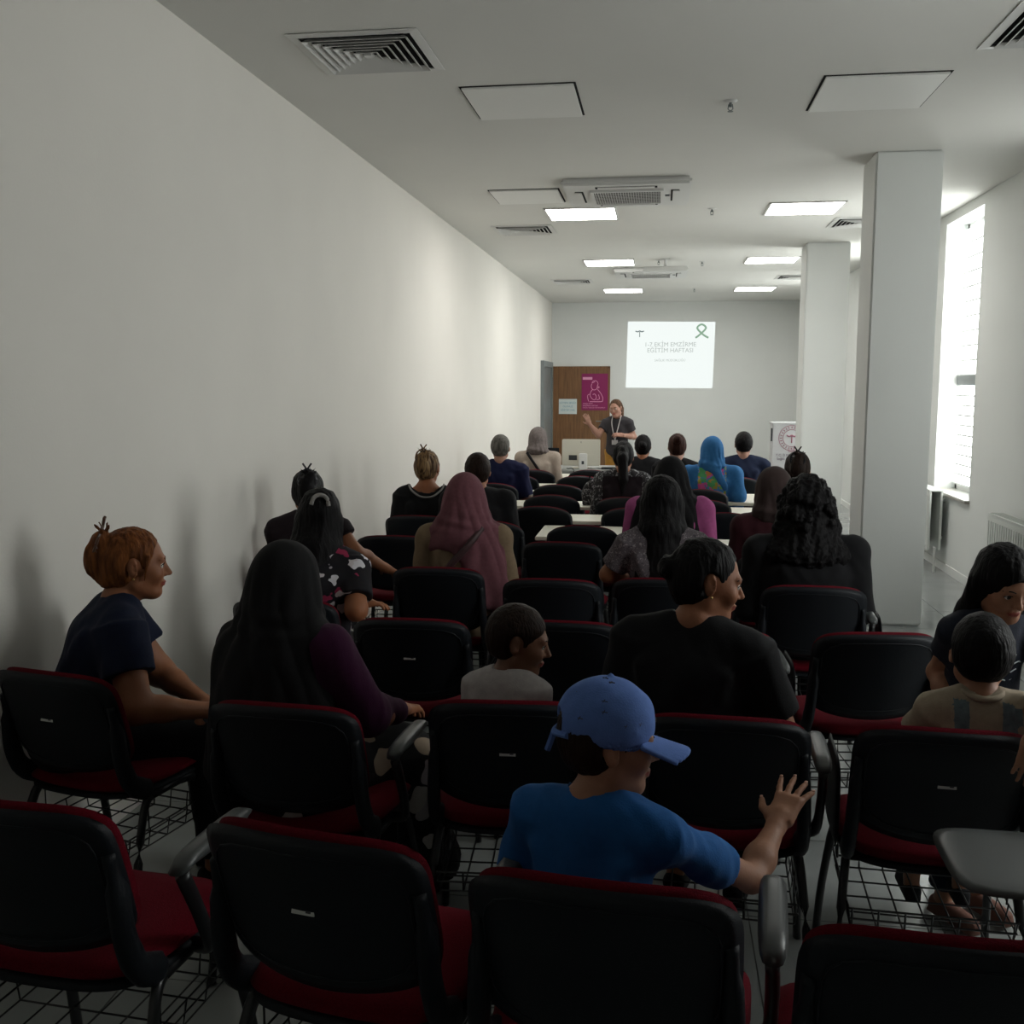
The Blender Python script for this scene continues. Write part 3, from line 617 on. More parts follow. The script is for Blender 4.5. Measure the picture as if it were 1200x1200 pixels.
# ================================================================== PEOPLE
nrm = lambda v: v/np.linalg.norm(v)
def hand(sd, W, d, n, side, s, curl=0.5, spread=0.1, fr=1.0, nails=None):
    """palm, four fingers, thumb; d: direction of the hand, n: normal of the back of the hand, side: +1 thumb towards d x n"""
    d = nrm(d); n = nrm(n-(n@d)*d); l = np.cross(d, n)*side
    Rm = np.stack([l, d, n], 1)
    sd.cap(W, W+d*0.03*s, 0.024*s, 0.026*s, 0.015)
    sd.box(W+d*0.055*s, V3(0.028, 0.034, 0.006)*s, Rm, 0.008*s, 0.012)
    tips = []
    for i, (o, L) in enumerate(((0.030, 0.068), (0.011, 0.078), (-0.009, 0.072), (-0.028, 0.056))):
        p = W+d*(0.088-abs(i-1)*0.003)*s+l*o*s; a = (0.5-i/3)*2*spread; dd = d*math.cos(a)+l*math.sin(a); c = 0
        r = 0.0088*fr*s
        for j, f in enumerate((0.45, 0.30, 0.25)):
            c += curl*(0.35, 0.6, 0.5)[j]*(1+0.12*(i-1)); v = dd*math.cos(c)-n*math.sin(c); q = p+v*L*f*s*1.05
            sd.cap(p, q, r, r*0.93, 0.004*s if j else 0.010*s); p = q; r *= 0.93
        tips.append((p, v, n*math.cos(c)+dd*math.sin(c), r))
    p = W+d*0.020*s+l*0.024*s; v = nrm(d*0.55+l*0.8-n*0.25*curl*2)
    q = p+v*0.040*s; sd.cap(p, q, 0.014*fr*s, 0.0105*fr*s, 0.014*s); v2 = nrm(d*0.85+l*0.45-n*0.3*curl*2); q2 = q+v2*0.030*s
    sd.cap(q, q2, 0.0105*fr*s, 0.0085*fr*s, 0.004*s); tips.append((q2, v2, nrm(np.cross(v2, np.cross(n, v2))), 0.0085*s))
    return tips
def person(label, x, y, rot, s=1.0, hs=1.0, g=1.0, lean=0.0, side=0.0, twist=0.0, head=(0, 0, 0), skin='tan', arms=None, ag=None, stand=None, res=0.006, shirt=None,
           hair=None, hairmat_=None, hij=None, legs='cloth_black', face=True, sleeve=0.45, seat=0.47, neckr=0.055, group=None, extra=None, hipy=0.0, fold=0.003, name='person', low=False, shoe=None, skirt=False, kneez=None, sw=1.0, skw=1.0):
    a0 = R(rot); Rw = rz_(a0); base = V3(x, y, 0)
    loc = lambda p: Rw.T @ (np.array(p, float)-base)
    T = rz_(R(twist)) @ ry(R(side)) @ rx(-R(lean))
    root = thing(name, label, 'person', (x, y, 0), a0, group)
    hipz = seat+0.085*s if stand is None else stand
    P = V3(0, hipy, hipz); t = lambda *v: P+T @ (V3(*v)*s)
    N = t(0, -0.015, 0.475)
    Rh = T @ rz_(R(head[0])) @ rx(-R(head[1])) @ ry(R(head[2]))
    H = N+(T @ V3(0, 0.025, 0.028*s))+Rh @ V3(0, 0.012, 0.092*hs)
    hp = lambda *v: H+Rh @ (V3(*v)*hs)
    SW = 0.155*sw
    Sh = {k: t(k*SW, -0.005, 0.405) for k in (-1, 1)}
    A = {}
    for k in (-1, 1):
        df = (Sh[k]+T @ V3(k*0.045, 0.03, -0.27)*s, None); e, w_, nn, curl = (arms or {}).get(k, (None,)*4)
        if e is None: e = df[0]
        else: e = loc(e)
        if w_ is None: w_ = e+V3(-k*0.07, 0.21, -0.02)*s
        else: w_ = loc(w_)
        hd = (w_-e) if not isinstance(nn, tuple) else None
        if isinstance(nn, tuple): hdir = Rw.T @ V3(*nn[0]); hn = Rw.T @ V3(*nn[1])
        else: hdir = w_-e; hn = V3(0, 0, 1)
        A[k] = (e, w_, hdir, hn, 0.6 if curl is None else curl)
    kn, an = {}, {}
    for k in (-1, 1):
        if stand is None:
            kn[k] = V3(k*0.10*s, hipy+0.40*s, seat+0.045 if kneez is None else kneez); an[k] = V3(k*0.10*s, hipy+0.42*s, max(0.09, seat-0.40*s))
        else: kn[k] = V3(k*0.075*s, 0.03, stand*0.53); an[k] = V3(k*0.085*s, -0.01, 0.08)
    hips = {k: P+V3(k*0.085*s, 0.0, -0.01) for k in (-1, 1)}
    # ---- body: one continuous surface
    b = Sdf()
    b.ell(t(0, 0.0, 0.0), V3(0.155*g, 0.105*g, 0.10)*s, T, 0.04).ell(t(0, 0.005, 0.15), V3(0.125*g, 0.09*g, 0.15)*s, T, 0.06).ell(t(0, -0.005, 0.32), V3(0.135*g, 0.088*g, 0.14)*s, T, 0.06)
    b.cap(N+T @ V3(-0.03, 0, -0.02)*s, N+T @ V3(0.03, 0, -0.02)*s, 0.045*s, None, 0.04)
    for k in (-1, 1):
        e, w_, hd, hn, curl = A[k]
        b.cap(t(k*0.05, -0.01, 0.435), Sh[k], 0.034*s, 0.038*s, 0.03)
        b.cap(Sh[k], e, 0.042*s*(ag or min(g, 1.2)), 0.038*s*(ag or min(g, 1.2)), 0.03).cap(e, e+(w_-e)*0.35, 0.038*s*(ag or min(g, 1.2)), 0.041*s, 0.02).cap(e+(w_-e)*0.35, w_, 0.040*s, 0.025*s, 0.02)
        A[k] += (hand(b, w_, hd, hn, -k if not (arms or {}).get('flip') else k, s*0.98*(arms or {}).get('hsz', 1), curl, (arms or {}).get('spread', 0.12), 1.0 if res < 0.008 else 1.25),)
        b.cap(hips[k], kn[k], 0.080*s*g, 0.055*s, 0.04).cap(kn[k], an[k]+(kn[k]-an[k])*0.6, 0.052*s, 0.052*s, 0.03).cap(an[k]+(kn[k]-an[k])*0.6, an[k], 0.050*s, 0.034*s, 0.02)
        b.cap(an[k]+V3(0, -0.02*s, -0.045*s), an[k]+V3(0, 0.13*s, -0.055*s), 0.032*s, 0.026*s, 0.02)
    # neck and head
    b.cap(N+T @ V3(0, -0.005, 0)*s, hp(0, -0.012, -0.07), 0.053*s if s > 0.9 else 0.048*s, 0.050*hs, 0.025)
    b.ell(hp(0, -0.014, 0.028), V3(0.074, 0.092, 0.086)*hs, Rh, 0.02).ell(hp(0, 0.022, -0.028), V3(0.060, 0.066, 0.083)*hs, Rh, 0.03)
    b.ell(hp(0, 0.064, -0.092), V3(0.026, 0.022, 0.018)*hs, Rh, 0.028).cap(hp(-0.045, 0.0, -0.062), hp(-0.012, 0.055, -0.090), 0.020*hs, 0.018*hs, 0.02).cap(hp(0.045, 0.0, -0.062), hp(0.012, 0.055, -0.090), 0.020*hs, 0.018*hs, 0.02)
    for k in (-1, 1):
        b.ell(hp(k*0.037, 0.062, -0.026), V3(0.022, 0.020, 0.022)*hs, Rh, 0.025)
        b.ell(hp(k*0.031, 0.096, 0.004), V3(0.017, 0.015, 0.011)*hs, Rh, 0.012, sub=True)
    b.cap(hp(-0.036, 0.076, 0.022), hp(0.036, 0.076, 0.022), 0.010*hs, None, 0.018)
    b.cap(hp(0, 0.084, 0.012), hp(0, 0.106, -0.024), 0.006*hs, 0.0095*hs, 0.010).cap(hp(-0.011, 0.094, -0.029), hp(0.011, 0.094, -0.029), 0.0065*hs, None, 0.006)
    if res < 0.008:
        b.ell(hp(0, 0.087, -0.0535), V3(0.022, 0.010, 0.0055)*hs, Rh, 0.005).ell(hp(0, 0.085, -0.0635), V3(0.019, 0.010, 0.0065)*hs, Rh, 0.005)
    for k in (-1, 1):
        Re = Rh @ rz_(k*R(-22)) @ rx(R(8))
        b.ell(hp(k*0.0765, -0.010, -0.008), V3(0.007, 0.019, 0.032)*hs, Re, 0.006)
        if res < 0.0065: b.ell(hp(k*0.084, -0.004, -0.004), V3(0.005, 0.009, 0.017)*hs, Re, 0.004, sub=True)
    lipc = hp(0, 0.09, -0.0585)
    def bm(c):
        q = (c-lipc) @ Rh; return ((np.abs(q[:, 0]) < 0.023*hs) & (np.abs(q[:, 2]) < 0.0095*hs*(1-(q[:, 0]/(0.026*hs))**2)) & (np.abs(q[:, 1]) < 0.03)).astype(int)
    smesh('body', b, res, [SK[skin], M_lip], root, matfn=bm, relax=1)
    # ---- eyes and eyebrows
    if face:
        for k in (-1, 1):
            e = bmesh.new(); bmesh.ops.create_uvsphere(e, u_segments=14, v_segments=10, radius=0.0122*hs, matrix=Matrix(Rh.tolist()).to_4x4() @ Matrix.Rotation(-PI/2, 4, 'X'))
            for f in e.faces:
                c = np.array(f.calc_center_median()) @ Rh; f.material_index = 1 if c[1] > 0.0100*hs else 0
            link('eye', e, [M_eyew, M_iris], root, tuple(hp(k*0.031, 0.0745, 0.003)), smooth=True)
            eb = bmesh.new(); tube(eb, bez([tuple(hp(k*0.014, 0.0885, 0.021)), tuple(hp(k*0.032, 0.0865, 0.027)), tuple(hp(k*0.050, 0.070, 0.020))], 3), [0.0022*hs]*3+[0.0028*hs]*2+[0.0022*hs, 0.0012*hs], 5); link('eyebrow', eb, hairmat_ or H_black, root)
            el = bmesh.new(); tube(el, bez([tuple(hp(k*0.018, 0.083, 0.004)), tuple(hp(k*0.031, 0.0875, 0.0105)), tuple(hp(k*0.045, 0.078, 0.003))], 3), 0.0016*hs, 5); link('eyelid', el, M_iris if res < 0.006 else SK[skin], root)
    # ---- clothes
    if shirt:
        c = Sdf(); gi = 0.014
        c.ell(t(0, 0.0, -0.01), V3(0.165*g+gi, 0.115*g+gi, 0.11)*s, T, 0.05).ell(t(0, 0.01, 0.14), V3(0.135*g+gi, 0.10*g+gi, 0.16)*s, T, 0.08).ell(t(0, -0.004, 0.31), V3(0.142*g+gi, 0.096*g+gi, 0.15)*s, T, 0.07)
        c.cap(t(-0.06, -0.008, 0.405), t(0.06, -0.008, 0.405), 0.062*s, None, 0.05)
        for k in (-1, 1):
            e, w_ = A[k][:2]; ga = ag or min(g, 1.2); r0, r1 = 0.060*s*ga, 0.052*s*ga
            c.cap(t(k*0.045, -0.008, 0.446), Sh[k], 0.056*s, 0.064*s, 0.05)
            if sleeve <= 1: c.cone(Sh[k], Sh[k]+(e-Sh[k])*sleeve, r0, r0*0.98+0.004, 0.035)
            else: c.cap(Sh[k], e, r0, r1, 0.035).cone(e+(Sh[k]-e)*0.1, e+(w_-e)*min(sleeve-1, 0.97), r1, 0.042*s, 0.03)
            c.cap(t(k*0.115, -0.078*g, 0.34), t(k*0.05, -0.085*g, 0.16), 0.016*s, 0.008*s, 0.035)
        c.ell(N+T @ V3(0, 0.016, 0.030)*s, V3(neckr, neckr, neckr*1.05), T, 0.004, sub=True)
        smesh('shirt', c, max(res, 0.006), shirt if isinstance(shirt, list) else [shirt], root, disp=lambda Q: wob(Q @ (T @ ry(R(32))), fold*1.5*s, 26, len(label), (1.1, 1, 0.25))+wob(Q @ (T @ ry(R(-28))), fold*0.8*s, 52, len(label)+3, (1.1, 1, 0.3)),
              matfn=(extra or {}).get('shirtmat') and (lambda q: extra['shirtmat']((q-P) @ T/s)))
    lm = MATS.get(legs)
    if lm is not None:
        c = Sdf(); fl = 0.04 if skirt else 0.0
        c.ell(P, V3(0.17*g, 0.125*g, 0.105)*s, I3, 0.04)
        for k in (-1, 1):
            c.cap(hips[k]+V3(0, 0, 0.0), kn[k], 0.094*s*g, 0.068*s+fl*0.5, 0.04 if not skirt else 0.12)
            c.cone(kn[k], an[k]+V3(0, 0, 0.03 if not low else 0.18*s), 0.068*s+fl*0.5, 0.055*s+fl, 0.03 if not skirt else 0.1)
        if skirt:
            c.cap(kn[-1], kn[1], 0.075*s*skw, None, 0.08); c.cone((kn[-1]+kn[1])/2, (an[-1]+an[1])/2+V3(0, 0, 0.03), 0.13*s*skw, 0.20*s*skw, 0.06)
        smesh('skirt' if skirt else 'trousers', c, max(res*1.5, 0.009), lm, root, disp=lambda Q: wob(Q, 0.005, 24, 5))
    for k in (-1, 1):
        c = Sdf(); c.cap(an[k]+V3(0, -0.025*s, -0.045*s), an[k]+V3(0, 0.15*s, -0.052*s), 0.038*s, 0.032*s, 0.02).box(an[k]+V3(0, 0.06*s, -0.078*s), V3(0.030, 0.115, 0.003)*s, I3, 0.006*s, 0.01)
        smesh('shoe', c, 0.009, shoe or MATS['cloth_black'], root)
    # ---- hair
    hm = hairmat_ or H_black; hd = lambda Q: wob(Q, 0.0022*hs, 95, 11, (1.3, 1.3, 0.30))+wob(Q, 0.0014*hs, 200, 12, (1.3, 1.3, 0.22))
    hres = max(res*0.85, 0.0042)
    def capcut(h, big=1.0, low_=0.0, fr=0.0):
        h.ell(hp(0, -0.020, 0.032), V3(0.082, 0.100, 0.092)*hs*big, Rh, 0.02)
        h.ell(hp(0, -0.042, -0.010+low_), V3(0.078, 0.074, 0.085)*hs*big, Rh, 0.03)
        h.ell(hp(0, 0.088+fr, -0.045), V3(0.072, 0.075, 0.100)*hs, Rh, 0.010, sub=True)
        h.ell(hp(0, 0.02, -0.115), V3(0.11, 0.095, 0.060)*hs, Rh, 0.010, sub=True)
    h = Sdf()
    def ears_out(): 
        for k in (-1, 1): h.ell(hp(k*0.083, -0.006, -0.012), V3(0.022, 0.028, 0.042)*hs, Rh, 0.006, sub=True)
    if hair == 'short': capcut(h, 1.0, 0.010); ears_out(); h.box(hp(0, -0.06, -0.125), V3(0.12, 0.12, 0.048)*hs, Rh, 0.002, 0.012, sub=True); smesh('hair', h, hres, hm, root, disp=lambda Q: wob(Q, 0.0012*hs, 130, 2))
    if hair in ('bun', 'lowbun', 'twist', 'pony'):
        capcut(h, 0.99); ears_out(); h.ell(hp(0, 0.103, -0.005), V3(0.095, 0.072, 0.100)*hs, Rh, 0.012, sub=True)
    if hair == 'bun':
        h.ell(hp(0, -0.125, 0.055), V3(0.040, 0.034, 0.040)*hs, Rh, 0.018); smesh('hair', h, hres, hm, root, disp=hd)
    if hair == 'lowbun':
        h.ell(hp(0, -0.124, 0.012), V3(0.036, 0.030, 0.034)*hs, Rh, 0.015).cap(hp(-0.025, -0.13, 0.035), hp(0.03, -0.138, 0.0), 0.010*hs, None, 0.01); smesh('hair', h, hres, hm, root, disp=hd)
    if hair == 'twist':      # hair twisted up behind the head and held by a claw clip
        h.ell(hp(0, -0.110, 0.015), V3(0.048, 0.056, 0.076)*hs, Rh, 0.018).ell(hp(0, -0.085, -0.05), V3(0.05, 0.035, 0.035)*hs, Rh, 0.015).ell(hp(0.015, -0.115, 0.075), V3(0.030, 0.028, 0.034)*hs, Rh, 0.014).cap(hp(-0.02, -0.10, -0.03), hp(0.012, -0.125, 0.08), 0.022*hs, 0.012*hs, 0.012)
        h.cap(hp(0.02, -0.09, -0.035), hp(0.03, -0.095, 0.07), 0.02*hs, 0.014*hs, 0.01)
        for q in range(9):
            a = q*0.7; h.cap(hp(0.01, -0.10, 0.09), hp(0.01+0.045*math.cos(a), -0.115+0.025*math.sin(a*1.7), 0.115+0.02*math.sin(a)), 0.008*hs, 0.003*hs, 0.006)
        for k in (-1, 1): h.cap(hp(k*0.07, 0.035, 0.035), hp(k*0.071, 0.03, -0.045), 0.007*hs, 0.003*hs, 0.008)
        smesh('hair', h, hres, hm, root, disp=hd)
        cb_ = bmesh.new()
        for k in (-1, 1): tube(cb_, bez([tuple(hp(k*0.008, -0.112, 0.12)), tuple(hp(k*0.038, -0.118, 0.095)), tuple(hp(k*0.045, -0.128, 0.055)), tuple(hp(k*0.030, -0.135, 0.025))], 4), 0.0055*hs, 6)
        for q in range(4): tube(cb_, [tuple(hp(0.043, -0.122, 0.08-q*0.014)), tuple(hp(0.015, -0.143, 0.072-q*0.014))], 0.003*hs, 5); tube(cb_, [tuple(hp(-0.043, -0.122, 0.08-q*0.014)), tuple(hp(-0.015, -0.143, 0.072-q*0.014))], 0.003*hs, 5)
        for k in (-1, 1): tube(cb_, [tuple(hp(0, -0.112, 0.118)), tuple(hp(k*0.022, -0.108, 0.150))], 0.005*hs, 6)
        tag(link('claw_clip', cb_, (extra or {}).get('clip', M_plas), root), kind='stuff')
    if hair == 'pony':
        h.cap(hp(0, -0.11, 0.05), hp(0, -0.155, -0.02), 0.030*hs, 0.040*hs, 0.02).cap(hp(0, -0.155, -0.02), hp(0.01, -0.145, -0.18), 0.042*hs, 0.034*hs, 0.02).cap(hp(0.01, -0.145, -0.18), hp(0.0, -0.13, -0.30), 0.034*hs, 0.012*hs, 0.02)
        smesh('hair', h, hres, hm, root, disp=hd)
    if hair in ('long', 'curly', 'loose'):
        L = dict(long=0.40, curly=0.20, loose=0.26)[hair]; bg = 1.06 if hair != 'curly' else 1.22
        h.ell(hp(0, -0.020, 0.030), V3(0.084, 0.100, 0.094)*hs*bg, Rh, 0.02); dn = Rh.T @ V3(0, 0, -1)
        for i in range(7):
            a = (i-3)/3; r0 = (0.034 if hair != 'curly' else 0.052)*hs
            p0 = hp(a*0.068, -0.062+0.035*abs(a)**2, -0.01); p1 = hp(a*0.078, -0.085+0.05*abs(a)**2, -0.13); p2 = p1+T @ V3(a*0.035*(1.6 if hair == 'curly' else 1), -0.035, -(L-0.12)*(1-0.15*abs(a)))
            h.cap(p0, p1, r0, r0*0.95, 0.03).cap(p1, p2, r0*0.95, r0*(0.62 if hair != 'curly' else 1.0), 0.03)
        h.ell(hp(0, 0.095, -0.050), V3(0.066, 0.075, 0.105)*hs, Rh, 0.010, sub=True)
        if hair == 'curly':
            rs = np.random.RandomState(3)
            for i in range(90):
                v = nrm(rs.normal(size=3)); v[1] = min(v[1], 0.35); q = hp(v[0]*0.105, -0.03+v[1]*0.115, -0.03+v[2]*0.15)
                h.ell(q, V3(1, 1, 1)*hs*rs.uniform(0.018, 0.030), I3, 0.008)
            for i in range(46):
                a = rs.uniform(-1, 1); q = hp(a*0.125, -0.09+0.05*abs(a)+rs.uniform(-0.03, 0.0), rs.uniform(-0.26, -0.06)); h.ell(q, V3(1, 1, 1.3)*hs*rs.uniform(0.018, 0.028), I3, 0.008)
            smesh('hair', h, hres, hm, root, disp=lambda Q: wob(Q, 0.006, 130, 7)+wob(Q, 0.003, 260, 8))
        else: smesh('hair', h, hres, hm, root, disp=hd)
    # ---- headscarf
    if hij:
        hmn, style = hij; c = Sdf()
        c.ell(hp(0, -0.022, 0.030), V3(0.093, 0.112, 0.102)*hs, Rh, 0.02).ell(hp(0, -0.030, -0.040), V3(0.092, 0.096, 0.105)*hs, Rh, 0.04)
        c.cap(hp(0, 0.005, -0.10), N+T @ V3(0, 0.01, 0.02)*s, 0.088*hs, 0.096*s, 0.05)
        if style in ('cape', 'long', 'side'):
            dz = {'cape': 0.16, 'side': 0.16, 'long': 0.30}[style]
            for k in (-1, 1):
                c.cap(N+T @ V3(k*0.03, -0.02, 0.0)*s, t(k*0.13, -0.01, 0.415), 0.080*s, 0.066*s, 0.05)
                c.cap(t(k*0.10, -0.01, 0.41), t(k*0.14, -0.02, 0.41-dz*0.8), 0.068*s, 0.055*s, 0.05)
            c.ell(t(0, -0.03, 0.42-dz*0.5), V3(0.155, 0.088, dz*0.62+0.05)*s, T, 0.06)
        if style in ('long', 'side', 'cape'): c.cap(hp(0, -0.038, -0.045), t(0, -0.03, 0.40), 0.098*hs, 0.120*s, 0.06)
        if style == 'neck': c.ell(N+T @ V3(0, -0.01, 0.0)*s, V3(0.118, 0.10, 0.05)*s, T @ rx(R(-12)), 0.03)
        if style == 'tail': c.ell(N+T @ V3(0, -0.01, 0.0)*s, V3(0.118, 0.10, 0.05)*s, T @ rx(R(-12)), 0.03); c.cap(N+T @ V3(0.02, -0.09, -0.02)*s, t(0.10, -0.115, 0.30), 0.04*s, 0.03*s, 0.04).cap(t(0.18, -0.03, 0.40), t(0.235, -0.07, 0.03), 0.05*s, 0.045*s, 0.04)
        if style == 'long': c.cap(t(-0.15, -0.02, 0.38), t(-0.20, -0.05, 0.02), 0.085*s, 0.07*s, 0.08).cap(t(-0.05, -0.09, 0.34), t(-0.07, -0.13, 0.0), 0.06*s, 0.055*s, 0.10).cap(t(0.06, -0.09, 0.34), t(0.03, -0.12, 0.05), 0.06*s, 0.05*s, 0.08)
        if style == 'side':
            c.cap(t(0.10, -0.04, 0.36), t(0.21, -0.08, 0.02), 0.075*s, 0.060*s, 0.05).cap(t(0.03, -0.09, 0.30), t(0.10, -0.11, 0.10), 0.05*s, 0.03*s, 0.05)
            c.ell(t(-0.17, -0.10, 0.16), V3(0.15, 0.11, 0.21)*s, T @ ry(R(35)), 0.03, sub=True)
        # gathered folds round the nape and down the back
        for i in range(9):
            a = -1+i/4; 
            if style != 'neck': c.cap(hp(a*0.07, -0.085+0.05*a*a, -0.04), N+T @ V3(a*0.10, -0.075+0.045*a*a, -0.05)*s, 0.008*hs, 0.009*s, 0.016)
            if style in ('cape', 'long', 'side') and i % 2 == 0: c.cap(N+T @ V3(a*0.09, -0.09+0.04*a*a, -0.03)*s, t(a*0.13, -0.115+0.04*a*a, 0.26), 0.007*s, 0.005*s, 0.016)
        for i in range(4): c.cap(hp(-0.075, -0.05, -0.06-i*0.018), hp(0.078, -0.045, -0.085-i*0.018), 0.004*hs, 0.006*hs, 0.012)
        c.cap(hp(-0.07, 0.035, 0.055), hp(0.06, -0.09, -0.04), 0.005*hs, None, 0.012)
        c.ell(hp(0, 0.098, -0.030), V3(0.056, 0.062, 0.082)*hs, Rh, 0.012, sub=True)
        smesh('headscarf', c, max(res, 0.0055), MATS[hmn], root, disp=lambda Q: folds(Q, H, hs)+wob(Q, 0.0014, 60, 10, (1, 1, 0.5)))
    return dict(root=root, hp=hp, t=t, N=N, T=T, Rh=Rh, P=P, A=A, s=s, hs=hs, loc=loc, Sh=Sh)
def folds(Q, H, hs):
    """cloth folds that start at the crown and run down round the head and back"""
    d = Q-H; phi = np.arctan2(d[:, 0], -d[:, 1]); z = d[:, 2]/hs
    w1 = np.clip((0.10-z)/0.16, 0, 1)
    a = phi*7+2.2*np.sin(z*9+phi*2)+wob(Q, 1.2, 9, 3); b = phi*15-z*16+wob(Q, 1.5, 12, 5)
    horiz = np.exp(-((z+0.10)/0.045)**2)*np.sin(z*110+2.5*np.sin(phi*1.7))
    return (0.0060*(np.abs(np.sin(a))-0.6)*w1+0.0020*np.sin(b)*w1+0.0035*horiz)*hs
def strap(p, pts, w_=0.018, m=None, name='bag_strap', part=True):
    b = bmesh.new(); pp = bez(pts, 5); L = []
    tube(b, pp, w_, 8, flat=1.0)
    return link(name, b, m or MATS['cloth_black'], p['root'])
cloth('black', (0.012, 0.012, 0.014)); cloth('navy', (0.012, 0.018, 0.045)); cloth('royal', (0.022, 0.14, 0.42), noise=0.1); cloth('cap', (0.15, 0.27, 0.68), noise=0.08)
cloth('purple', (0.060, 0.010, 0.045)); cloth('scarfblack', (0.011, 0.0105, 0.012)); cloth('mauve', (0.215, 0.085, 0.105), noise=0.15); cloth('beige', (0.28, 0.20, 0.125), noise=0.12)
cloth('darknavy', (0.012, 0.016, 0.06)); cloth('greyscarf', (0.26, 0.22, 0.21), noise=0.3); cloth('cream', (0.55, 0.46, 0.38)); cloth('charcoal', (0.055, 0.05, 0.055)); cloth('orange', (0.60, 0.30, 0.06))
cloth('pink', (0.52, 0.12, 0.33)); cloth('blue', (0.05, 0.22, 0.52), noise=0.12); cloth('navy2', (0.014, 0.022, 0.055)); cloth('maroon', (0.055, 0.012, 0.018)); cloth('white', (0.60, 0.56, 0.55)); cloth('oatmeal', (0.46, 0.38, 0.28)); cloth('denim', (0.19, 0.26, 0.29), noise=0.25)
cloth('brownscarf', (0.075, 0.050, 0.048)); cloth('slate', (0.02, 0.024, 0.04)); cloth('plumblack', (0.022, 0.014, 0.018)); cloth('trim', (0.42, 0.40, 0.38))
M_floral = pattern('floral_print', (0.010, 0.009, 0.012), [(0.62, 0.60, 0.64), (0.012, 0.01, 0.012), (0.5, 0.48, 0.5), (0.012, 0.01, 0.012), (0.25, 0.02, 0.06), (0.55, 0.5, 0.52), (0.35, 0.32, 0.34), (0.012, 0.01, 0.012)], 21, 0.46)
M_leaf = pattern('leaf_print', (0.010, 0.010, 0.011), [(0.42, 0.40, 0.37), (0.012, 0.012, 0.012), (0.34, 0.27, 0.20), (0.02, 0.02, 0.02), (0.36, 0.34, 0.35)], 10, 0.42); MATS['cloth_leaf'] = M_leaf
M_hound = pattern('houndstooth_print', (0.03, 0.028, 0.03), [(0.30, 0.30, 0.31), (0.03, 0.03, 0.03), (0.26, 0.26, 0.27)], 42, 0.42)
M_greyp = pattern('grey_print', (0.10, 0.085, 0.095), [(0.25, 0.22, 0.23), (0.05, 0.04, 0.05)], 60, 0.4)
M_multi = pattern('bright_print', (0.05, 0.20, 0.45), [(0.55, 0.10, 0.30), (0.30, 0.28, 0.05), (0.08, 0.33, 0.12), (0.50, 0.20, 0.06), (0.05, 0.22, 0.5)], 24, 0.75)
M_speck = pattern('speckled_print', (0.02, 0.02, 0.02), [(0.3, 0.28, 0.25), (0.2, 0.18, 0.16)], 140, 0.35); MATS['cloth_speck'] = M_speck
M_gold = mat('gold', (0.5, 0.33, 0.12), 0.3, 0.5, metal=0.8)
# ------------------------------------------------------------------ the audience, nearest first
# boy in a blue cap, right hand reaching for the chair in front
boy = person('young boy in blue cap and blue T-shirt reaching for the chair ahead', -0.125, 1.92, -12, s=0.82, hs=0.90, g=0.95, lean=6, twist=-8, head=(-58, 4, 0), skin='child', res=0.0042, shirt=MATS['cloth_royal'],
    hair='short', hairmat_=H_dark, sleeve=0.62, legs='cloth_navy', seat=0.435, fold=0.006, neckr=0.052, sw=1.06,
    arms={'hsz': 1.12, 'spread': 0.28, 1: ((0.215, 2.19, 0.625), (0.285, 2.34, 0.685), ((0.42, 0.70, 0.50), (-0.30, -0.62, 0.72)), 0.22), -1: ((-0.30, 2.05, 0.60), (-0.24, 2.22, 0.58), None, 0.6)})
hp = boy['hp']; Rh = boy['Rh']; HS = boy['hs']
c = Sdf(); c.ell(hp(0, -0.018, 0.045), V3(0.094, 0.112, 0.100)*HS, Rh, 0.01); c.box(hp(0, -0.02, -0.085), V3(0.2, 0.2, 0.082)*HS, Rh @ rx(R(-7)), 0.002, 0.006, sub=True)
c.ell(hp(0, -0.02, 0.035), V3(0.086, 0.103, 0.093)*HS, Rh, 0.004, sub=True)
c.ell(hp(0, -0.135, 0.035), V3(0.035, 0.05, 0.030)*HS, Rh, 0.006, sub=True)
for i in range(6):
    a = i*PI/3+0.5; c.cap(hp(0, -0.018, 0.146), hp(0.092*math.cos(a), -0.018+0.108*math.sin(a), 0.045), 0.0022, None, 0.006)
capo = smesh('cap', c, 0.004, MATS['cloth_cap'], boy['root'], disp=lambda Q: wob(Q, 0.0016, 60, 4))
c = Sdf()
for i in range(15):
    a = (i-7)/7; c.cap(hp(a*0.072, 0.072-0.018*a*a, 0.020-0.010*a*a), hp(a*0.066, 0.175-0.040*a*a, 0.000-0.018*a*a), 0.0055, 0.0045, 0.008)
smesh('cap_visor', c, 0.0035, MATS['cloth_cap'], boy['root'])
b = bmesh.new(); bmesh.ops.create_uvsphere(b, u_segments=12, v_segments=8, radius=0.008, matrix=Matrix.Translation(tuple(hp(0, -0.018, 0.134)))); link('cap_button', b, MATS['cloth_cap'], boy['root'], smooth=True)
b = bmesh.new(); tube(b, bez([tuple(hp(-0.055, -0.106, 0.016)), tuple(hp(0, -0.128, 0.010)), tuple(hp(0.055, -0.106, 0.016))], 5), 0.007, 8); tube(b, [tuple(hp(-0.02, -0.125, 0.01)), tuple(hp(-0.03, -0.135, -0.04))], 0.007, 6); link('cap_strap', b, MATS['cloth_cap'], boy['root'])
